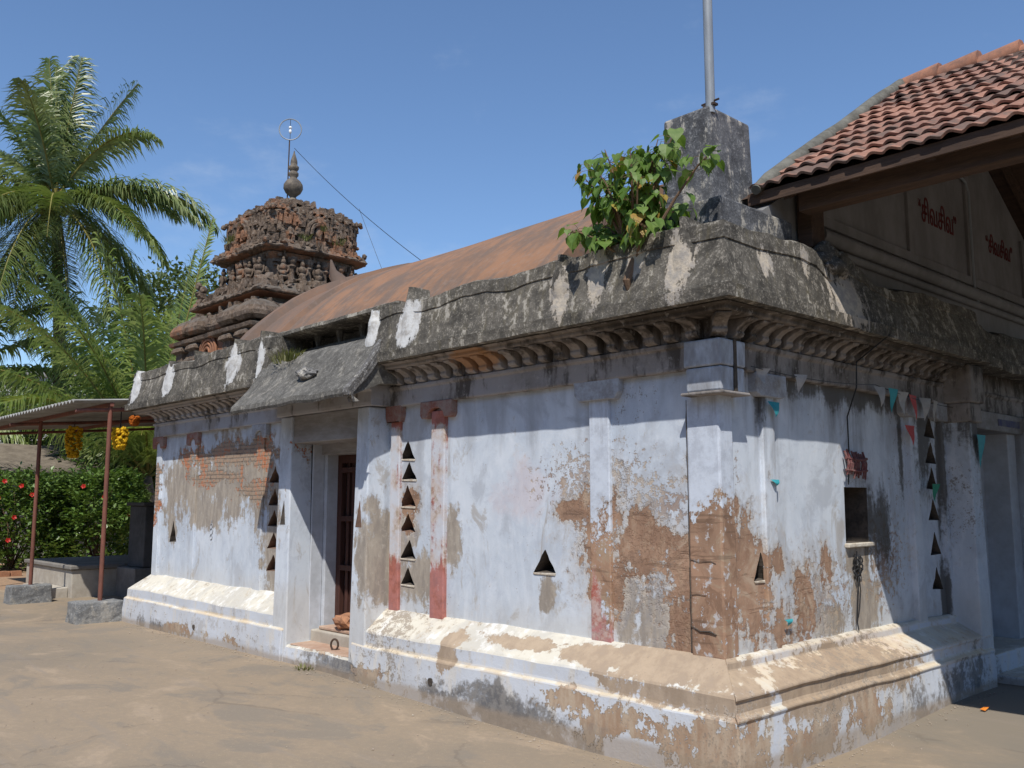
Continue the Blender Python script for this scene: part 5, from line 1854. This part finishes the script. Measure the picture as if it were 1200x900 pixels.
def flower_bundle(c, r, h, mat, lab, seed, top=.0):
    rnd = random.Random(seed)
    m = MB()
    for i in range(170):
        t = rnd.random()
        a = rnd.random() * 6.28
        rr0 = r * (0.55 + .45 * math.sin(math.pi * min(1, t * .75 + .22))) * math.sqrt(rnd.uniform(.4, 1))
        lumpball(m, (c[0] + rr0 * math.cos(a), c[1] + rr0 * math.sin(a), c[2] - h * t), rnd.uniform(.022, .034), rnd.uniform(.02, .03), 1, seed=i)
    o = m.build('flower_bundle', mat, None)
    MB().tube([(c[0], c[1], c[2] + top), (c[0], c[1], c[2] - .05)], .008, 5).build('cord', M_WIRE, o)
    return tag(o, lab, 'flower bundle', 'flower bundles hung under the shelter')


flower_bundle((-12.6, .02, 2.88), .13, .50, M_MARI, 'fat yellow marigold bundle hanging between the two front shelter posts', 1, .1)
flower_bundle((-9.62, -.31, 2.66), .10, .28, M_MARI, 'squat yellow marigold bundle hanging just right of the near shelter post', 2, .3)
flower_bundle((-9.52, -.16, 2.82), .055, .10, M_MARI_O, 'small orange flower knot under the roof beside the yellow bundle', 3, .15)

PT = thing('bench_platform', 'low plastered bench platform with a dark slab top under the shelter', 'platform', (-14.2, 1.6, 0.05))
MB().box(-15.4, -12.86, .20, 3.4, 0, .53).jitter(.006, 2).build('base', M_PLAT, PT, bevel=.015)
MB().box(-15.44, -12.82, .16, 3.44, .532, .60).jitter(.006, 2).build('top_slab', M_PLATTOP, PT, bevel=.015)
MB().box(-14.3, -13.0, -.15, .196, 0, .24).jitter(.006, 2).build('step', M_PLAT, PT, bevel=.015)
MB().box(-12.818, -12.0, .9, 3.3, 0, .56).jitter(.006, 2).build('low_extension', M_PLATTOP, PT, bevel=.015)
DW = thing('cistern', 'dark damp masonry cistern in the shade behind the bench platform', 'cistern', (-12.4, 2, .57))
MB().box(-12.75, -12.05, 1.05, 3.2, .565, 1.58).jitter(.008, 2).build('tank', M_DGREY, DW, bevel=.015)
MB().box(-12.80, -12.0, 1.0, 3.25, 1.582, 1.64).jitter(.006, 2).build('rim', M_DGREY, DW, bevel=.012)
MB().box(-12.045, -12.02, 1.30, 1.36, .57, 1.56).build('buttress', M_DGREY, DW)


# ------------------------------------------------------------------ vegetation
def leaf_quad(mb_, p, d, w, l, up):
    s_ = d.cross(up)
    s_ = s_.normalized() if s_.length > .05 else Vector((1, 0, 0))
    n = s_.cross(d)
    mb_.add([p, p + d * l * .45 + s_ * w / 2 + n * l * .06, p + d * l, p + d * l * .45 - s_ * w / 2 + n * l * .06], [(0, 1, 2), (0, 2, 3)])


def shrub(label, c, rx, ry, h, n_cl, seed, flowers=()):
    rnd = random.Random(seed)
    t = thing('hibiscus_shrub', label, 'shrub', c, 'hibiscus bushes behind the shelter')
    st, lf = MB(), MB()
    c = Vector(c)
    for i in range(16):
        a = rnd.random() * 6.28
        e = c + Vector((rx * .7 * math.cos(a) * rnd.random(), ry * .7 * math.sin(a) * rnd.random(), h * rnd.uniform(.5, .9)))
        st.tube([c, c.lerp(e, .5) + Vector((rnd.uniform(-.1, .1), rnd.uniform(-.1, .1), .1)), e], [.02, .014, .006], 5)
    for i in range(n_cl):
        a = rnd.random() * 6.28
        v = rnd.random()
        rr0 = math.sqrt(rnd.uniform(.15, 1)) * (1 - .5 * max(0, v - .5)) * (1 + .25 * mnoise.noise(Vector((math.cos(a) * 2, math.sin(a) * 2, v * 4 + seed))))
        q = c + Vector((rx * rr0 * math.cos(a), ry * rr0 * math.sin(a), .06 + (h - .1) * v ** .8))
        od = Vector((math.cos(a), math.sin(a), .5)).normalized()
        for k in range(rnd.randint(7, 13)):
            p = q + Vector((rnd.gauss(0, .07), rnd.gauss(0, .07), rnd.gauss(0, .07)))
            d = (od * .9 + Vector((rnd.gauss(0, .6), rnd.gauss(0, .6), rnd.gauss(-.15, .5)))).normalized()
            leaf_quad(lf, p, d, rnd.uniform(.06, .095), rnd.uniform(.09, .155), Vector((rnd.gauss(0, .4), rnd.gauss(0, .4), 1)).normalized())
    st.build('stems', M_STEM, t)
    lf.build('foliage', M_HIB, t)
    for f in flowers:
        fm = MB()
        f = Vector(f)
        od = Vector((1, -.35 + .4 * math.sin(f[2] * 40), .35)).normalized()
        s1 = od.orthogonal().normalized()
        s2 = od.cross(s1)
        for k in range(5):
            b = s1 * math.cos(k * 1.2566) + s2 * math.sin(k * 1.2566)
            tt = s1 * math.cos(k * 1.2566 + 1.57) + s2 * math.sin(k * 1.2566 + 1.57)
            fm.add([f, f + b * .035 + tt * .028 + od * .02, f + b * .062 + od * .03, f + b * .035 - tt * .028 + od * .02], [(0, 1, 2, 3)])
        fm.tube([f, f + od * .09], .006, 4)
        fm.build('flower', M_PETAL, t)
    return t


rf_ = random.Random(9)
shrub('hibiscus bush with red flowers left of the thin shelter post', (-20.6, 1.3, .05), 1.3, 1.35, 2.3, 1050, 3,
      [(-19.5, .55, 2.15), (-19.45, .75, 2.1), (-19.35, .62, 1.72), (-19.3, 1.3, 1.80), (-19.25, .5, 1.36), (-19.3, .55, .80), (-19.25, .85, .80), (-19.4, 1.1, 2.0), (-19.3, .95, 1.3)])
shrub('dense hibiscus bush between the shelter posts behind the bench platform', (-20.2, 3.1, .05), 1.3, 1.2, 2.35, 1000, 7,
      [(-18.95, 2.75, 1.75), (-19.0, 2.3, 2.0), (-18.9, 3.35, 1.35)])


def frond(mb_l, mb_r, base, d0, length, droop, w0, seed, twist=0.0, lmax=.75, dens=104, hang=1.0):
    rnd = random.Random(seed)
    p = Vector(base)
    d = Vector(d0).normalized()
    n = 16
    pts, dirs = [p.copy()], [d.copy()]
    for i in range(n):
        p = p + d * (length / n)
        d = (d + Vector((0, 0, -droop / n * (.35 + 1.3 * i / n)))).normalized()
        pts.append(p.copy())
        dirs.append(d.copy())
    mb_r.tube(pts, [w0 * (1 - .9 * i / n) + .004 for i in range(n + 1)], 5)
    for k in range(dens):
        t = .11 + .87 * k / (dens - 1)
        f = t * n
        i = min(n - 1, int(f))
        q = pts[i].lerp(pts[i + 1], f - i)
        dd = dirs[i]
        side = dd.cross(Vector((0, 0, 1)))
        side = side.normalized() if side.length > .08 else Vector((math.cos(seed), math.sin(seed), 0))
        upv = side.cross(dd)
        side = side * math.cos(twist) + upv * math.sin(twist)
        L = lmax * (math.sin(math.pi * (.12 + .83 * t)) ** .75) * rnd.uniform(.86, 1.1)
        for s_ in (-1, 1):
            if rnd.random() < .04:
                continue
            jit = Vector((rnd.gauss(0, .15), rnd.gauss(0, .15), rnd.gauss(0, .12)))
            dv = (dd * (.40 + .55 * t) + side * s_ * rnd.uniform(.8, 1.1) + upv * rnd.uniform(.0, .35) + jit).normalized()
            hg = hang * rnd.uniform(.5, 1.6)
            a = q
            b = q + dv * L * .35
            dv2 = (dv + Vector((0, 0, -hg * .7))).normalized()
            c = b + dv2 * L * .35
            dv3 = (dv2 + Vector((0, 0, -hg))).normalized()
            e = c + dv3 * L * .35
            ww = (dd * .6 + upv * .4).normalized() * rnd.uniform(.020, .031)
            mb_l.add([a - ww, a + ww, b + ww, b - ww, c + ww * .7, c - ww * .7, e], [(0, 1, 2, 3), (3, 2, 4, 5), (5, 4, 6)])


VR = Vector((math.sin(_yaw), math.cos(_yaw), 0))      # view-right, only used to describe how these two palms happen to lean
VF = Vector((-math.cos(_yaw), math.sin(_yaw), 0))


def palm(label, crown, foot, fr, lmat, seed, r0=.16, lmax=.75, nuts=True):
    t = thing('coconut_palm', label, 'palm tree', foot, 'coconut palms at the left')
    crown, foot = Vector(crown), Vector(foot)
    m = foot.lerp(crown, .5) + VR * .25
    pts = []
    for i in range(15):
        s_ = i / 14
        pts.append(foot.lerp(m, s_).lerp(m.lerp(crown, s_), s_))
    tr = MB().tube(pts, [r0 * (1.35 - .6 * i / 14) * (1 + .05 * (i % 2)) for i in range(15)], 12)
    tr.build('trunk', M_TRUNK, t, smooth=True)
    for k, (r_, u, f, ln, dr, tw, *more) in enumerate(fr):
        ml, mr = MB(), MB()
        frond(ml, mr, crown + Vector((0, 0, .05 * (k % 3))), VR * r_ + Vector((0, 0, u)) + VF * f, ln, dr, .035, seed + k, tw, more[0] if more else lmax, hang=more[1] if more else 1.0)
        o = ml.build('frond', lmat, t)
        mr.build('rachis', M_RACHIS, o)
    if nuts:
        rnd = random.Random(seed)
        for k in range(7):
            a = k * .9
            m_ = MB()
            lumpball(m_, crown + Vector((.28 * math.cos(a), .28 * math.sin(a), -.28 + rnd.uniform(-.08, .06))), .12, .15, 2, amp=.1)
            m_.build('coconut', M_RACHIS, t, smooth=True)
    return t


rp_ = random.Random(77)
extra = []
for k in range(16):
    a = k * 2.4
    extra.append((.95 * math.cos(a), rp_.uniform(-.7, .5), .95 * math.sin(a), rp_.uniform(4.2, 5.2), rp_.uniform(1.2, 2.0), rp_.uniform(-.2, .3)))
palm('tall coconut palm whose crown rises above all other trees at the left', (-24.2, 2.75, 10.2), (-25.0, 3.6, .05),
     [(-.14, 1, .1, 4.7, .25, .9), (.16, 1, -.1, 4.2, .35, .6), (.42, 1, .2, 4.4, .30, .5), (-.45, .9, -.2, 4.2, .7, .4), (-.75, .75, .2, 4.2, .9, .2), (.30, .9, .5, 3.6, .8, .3),
      (.62, .85, -.2, 4.2, 1.9, .1), (.80, .30, .1, 3.7, 1.5, 0), (.75, -.05, -.4, 4.2, 1.2, 0), (.55, -.35, .3, 3.9, 1.0, 0), (-.75, .45, -.3, 4.3, 1.2, .1), (-.9, .1, .1, 4.2, 1.3, 0),
      (-.55, -.15, -.7, 4.0, 1.4, 0), (-.25, -.25, -.9, 3.8, 1.2, .2), (.1, -.6, -.6, 4.6, .9, .2), (-.35, -.8, -.3, 5.0, .9, 0), (-.6, -.5, .3, 4.6, 1.2, 0), (.3, -.75, -.3, 4.8, .9, 0), (.05, -.9, -.35, 4.8, .6, .1), (-.6, -.35, -.5, 4.8, 1.3, 0),
      (-.28, 1, .3, 4.4, .45, .7), (.05, .9, -.6, 3.6, .9, .3), (-.05, 1, .0, 4.0, .2, -.6)] + extra, M_PALM, 100, lmax=1.05)
palm('young coconut palm with arching yellow green fronds behind the shelter', (-20.9, 4.5, 2.3), (-20.9, 4.5, .05),
     [(.20, 1, .0, 7.2, .06, 1.2, .5, .15), (.10, 1, .1, 6.4, .4, .8, .8, .5), (-.12, 1, -.15, 6.4, 1.0, .2), (-.30, 1, -.2, 6.6, 1.1, .3), (-.52, .95, -.1, 7.0, 1.3, .2), (-.80, .85, .2, 6.8, 1.4, .1), (-.9, .68, -.4, 6.6, 1.4, 0),
      (.14, 1, .35, 6.0, .9, .2), (-.1, 1, .45, 6.2, .7, .4), (.42, .85, .3, 4.6, 1.1, .2), (.55, .5, -.35, 3.4, 1.4, .1), (.25, .7, -.75, 3.6, 1.6, .1), (-.35, .8, -.75, 5.2, 1.6, 0),
      (-.7, .4, .5, 5.2, 1.3, 0), (.1, .5, .9, 5.0, 1.2, 0), (.7, .3, .1, 3.6, 1.3, 0), (-.2, .95, -.45, 6.0, 1.2, .4), (-.42, 1, .1, 7.0, 1.0, .4), (-.38, 1, -.45, 6.6, 1.4, .2),
      (-.66, .9, -.5, 6.2, 1.4, .1), (.10, 1, -.4, 5.2, 1.2, .3), (-.62, 1, .3, 6.8, 1.2, .3)], M_PALM2, 300, .14, 1.15, nuts=False)
palm('coconut palm at the far left, its trunk behind the hibiscus', (-26.0, .1, 4.4), (-26.0, .2, .05),
     [(.5, .7, 0, 4.6, 1.2, .1), (.75, .45, .2, 4.6, 1.3, 0), (.2, .95, -.1, 4.6, 1.0, .3), (-.3, .9, .1, 4.4, 1.0, .2), (-.7, .5, 0, 4.2, 1.2, 0), (.6, .1, -.5, 3.8, 1.2, 0),
      (.3, .4, -.8, 3.8, 1.3, 0), (.4, .5, .8, 4.0, 1.2, 0), (-.4, .4, -.7, 4.0, 1.2, 0), (.8, -.1, .2, 3.6, 1.1, 0), (.45, .85, -.3, 4.6, 1.3, .1), (.05, .8, -.5, 4.2, 1.3, .1),
      (-.1, .7, .5, 4.4, 1.2, .1), (.62, .75, .4, 4.6, 1.3, .1)], M_PALM2, 500, .15, 1.0, nuts=False)


TREE_GROUP = 'broadleaf trees beyond the temple'


def tree(label, foot, h, rx, rz_, n_cl, seed, mat=None, lsize=.16, name='broadleaf_tree'):
    rnd = random.Random(seed)
    t = thing(name, label, 'tree', foot, TREE_GROUP)
    foot = Vector(foot)
    tr, lf = MB(), MB()
    top = foot + Vector((0, 0, h - rz_))
    tr.tube([foot, foot.lerp(top, .5) + Vector((.15, .1, 0)), top], [h * .035, h * .026, h * .018], 9)
    cen = foot + Vector((0, 0, h - rz_))
    for i in range(9):
        a = i * .7 + rnd.random()
        e = cen + Vector((rx * .75 * math.cos(a), rx * .75 * math.sin(a), rz_ * rnd.uniform(-.2, .7)))
        b = foot.lerp(top, rnd.uniform(.55, .95))
        tr.tube([b, b.lerp(e, .5) + Vector((0, 0, .3)), e], [h * .014, h * .009, h * .003], 6)
    for i in range(n_cl):
        v = Vector((rnd.gauss(0, 1), rnd.gauss(0, 1), rnd.gauss(0, 1))).normalized() * (rnd.uniform(.25, 1) ** .5)
        v *= 1 + .45 * mnoise.noise(v * 2.2 + Vector((seed, 0, 0)))
        q = cen + Vector((v.x * rx, v.y * rx, v.z * rz_))
        for k in range(rnd.randint(12, 20)):
            p = q + Vector((rnd.gauss(0, .22), rnd.gauss(0, .22), rnd.gauss(0, .16))) * (lsize / .16)
            d = (v.normalized() * .6 + Vector((rnd.gauss(0, .7), rnd.gauss(0, .7), rnd.gauss(-.2, .6)))).normalized()
            leaf_quad(lf, p, d, lsize * .55, lsize, Vector((rnd.gauss(0, .4), rnd.gauss(0, .4), 1)).normalized())
    tr.build('trunk', M_TRUNK, t, smooth=True)
    lf.build('crown', mat or M_TREE, t)
    return t


tree('bushy green tree behind the left edge of the temple tower', (-33.5, 10.2, 0), 11.4, 3.0, 3.6, 520, 31, lsize=.26)
tree('dark green tree behind the young coconut palm', (-29.5, 6.6, 0), 7.6, 2.8, 3.2, 520, 33, M_HIB, lsize=.24)
tree('low green tree beside the far white building', (-31.0, 3.2, 0), 5.6, 2.4, 2.4, 380, 35, lsize=.22)
tree('spreading tree behind the grey thatched hut', (-36.0, -1.5, 0), 6.0, 3.2, 2.6, 360, 37, lsize=.25)
tree('leafy tree close behind the dark cistern and bench platform', (-23.5, 5.2, 0), 4.6, 1.9, 2.1, 420, 41, M_HIB, lsize=.2)

HT = thing('thatched_hut', 'low hut with a grey sagging roof behind the hibiscus bushes', 'hut', (-24.2, 3.0, 0))
MB().box(-25.6, -23.0, -3.2, 4.6, 0, 2.35).build('wall', M_BOUND, HT)
MB().prism([(-22.6, 2.30), (-22.6, 2.42), (-24.3, 3.22), (-26.0, 2.42), (-26.0, 2.30)], -3.7, 5.1, lambda u, v, t: (u, t, v), 14).jitter(.05, 1.2).build('roof', M_THATCH, HT)
MB().box(-22.995, -22.95, .2, 1.1, 0, 1.9).build('doorway', M_DARK, HT)
BD = thing('white_building', 'white weathered building seen between the palm fronds at far left', 'building', (-46, 4, 0))
MB().box(-49, -44, -6, 12, 0, 7.6).build('wall', M_BLDG, BD)
MB().box(-49.1, -43.9, -6.1, 12.1, 7.6, 7.9).build('roof_edge', M_BOUND, BD)
for y_ in (-4.5, -1.5, 1.5, 4.5, 7.5):
    for z_ in (1.6, 5.0):
        MB().box(-44.0, -43.96, y_, y_ + 1.1, z_, z_ + 1.3).build('window', M_DARK, BD)
BW = thing('compound_wall', 'grey rendered compound wall running behind the hut and trees', 'wall', (-31.5, 3, 0))
MB().box(-31.7, -31.4, -30, 40, 0, 2.3).build('wall', M_BOUND, BW)
MB().box(-31.78, -31.32, -30, 40, 2.3, 2.4).build('coping', M_BOUND, BW)
kb = thing('brick_edging', 'low red brick edging on the ground in front of the hibiscus', 'edging', (-18.45, -1.8, 0))
for i in range(22):
    y_ = -4.2 + i * .235
    MB().box(-18.52, -18.40, y_, y_ + .215, .0, .19).jitter(.01, 6).build('brick', M_STONE_BR, kb, bevel=.008)

YW = thing('sky_block_wall', 'tall unseen rendered wall added opposite the temple hall to block low sky light', 'wall', (0, -15, 0))  # added out of view, keeps low sky light off the temple walls
MB().box(-40, 26, -15.4, -15.0, 0, 3.4).build('wall', M_BOUND, YW)
MB().box(-40, 26, -15.48, -14.92, 3.4, 3.52).build('coping', M_BOUND, YW)
MB().box(25.6, 26, -14.9, 40, 0, 3.4).build('wall', M_BOUND, YW)
bt = MB()
rb_ = random.Random(12)
for i in range(5200):
    if i < 3900:
        x, y = rb_.uniform(-38, 30), rb_.gauss(-20, 1.6)
    else:
        x, y = rb_.gauss(30, 1.5), rb_.uniform(-20, 30)
    h_ = 8.5 + 2.2 * mnoise.noise(Vector((x * .22, y * .22, 3)))
    p_ = Vector((x, y, rb_.uniform(.3, 1) ** .8 * h_))
    d_ = Vector((rb_.gauss(0, 1), rb_.gauss(0, 1), rb_.gauss(0, .7))).normalized()
    leaf_quad(bt, p_, d_, .7, 1.2, Vector((rb_.gauss(0, .5), rb_.gauss(0, .5), 1)).normalized())
tb = bt.build('sky_block_trees', M_TREE, None)  # added unseen leaf mass that dims the sky light from behind the camera
tb['label'] = 'unseen belt of trees added beyond the sky blocking wall to cut ambient light'
tb['category'] = 'added trees'
tb['kind'] = 'stuff'

gr_ = MB()
rg2 = random.Random(31)
for i in range(950):
    q = rg2.random()
    if q < .45:
        x = rg2.uniform(-9, .3)
        y = -.30 - abs(rg2.gauss(0, .10))
    elif q < .6:
        y = rg2.uniform(-.3, 3.4)
        x = .30 + abs(rg2.gauss(0, .10))
    else:
        x, y = rg2.uniform(-9, 3), rg2.uniform(-4.2, -.3)
    r_ = rg2.uniform(.003, .009) * (1.6 if rg2.random() < .06 else 1)
    z = gz(x, y) + r_ * .4
    k = len(gr_.v)
    vs = [Vector((x, y, z)) + Vector(d) * r_ * rg2.uniform(.6, 1.2) for d in ((1, 0, 0), (0, 1, 0), (-1, 0, 0), (0, -1, 0), (0, 0, .8), (0, 0, -.8))]
    gr_.add(vs, [(0, 1, 4), (1, 2, 4), (2, 3, 4), (3, 0, 4), (1, 0, 5), (2, 1, 5), (3, 2, 5), (0, 3, 5)])
go = gr_.build('grit', simple('plaster_grit', (0.42, 0.36, 0.29), (0.24, 0.19, 0.15), 40, 0.95, 0.0), None)
go['label'] = 'crumbs of plaster and grit on the yard floor along the wall foot'
go['category'] = 'grit'
go['kind'] = 'stuff'
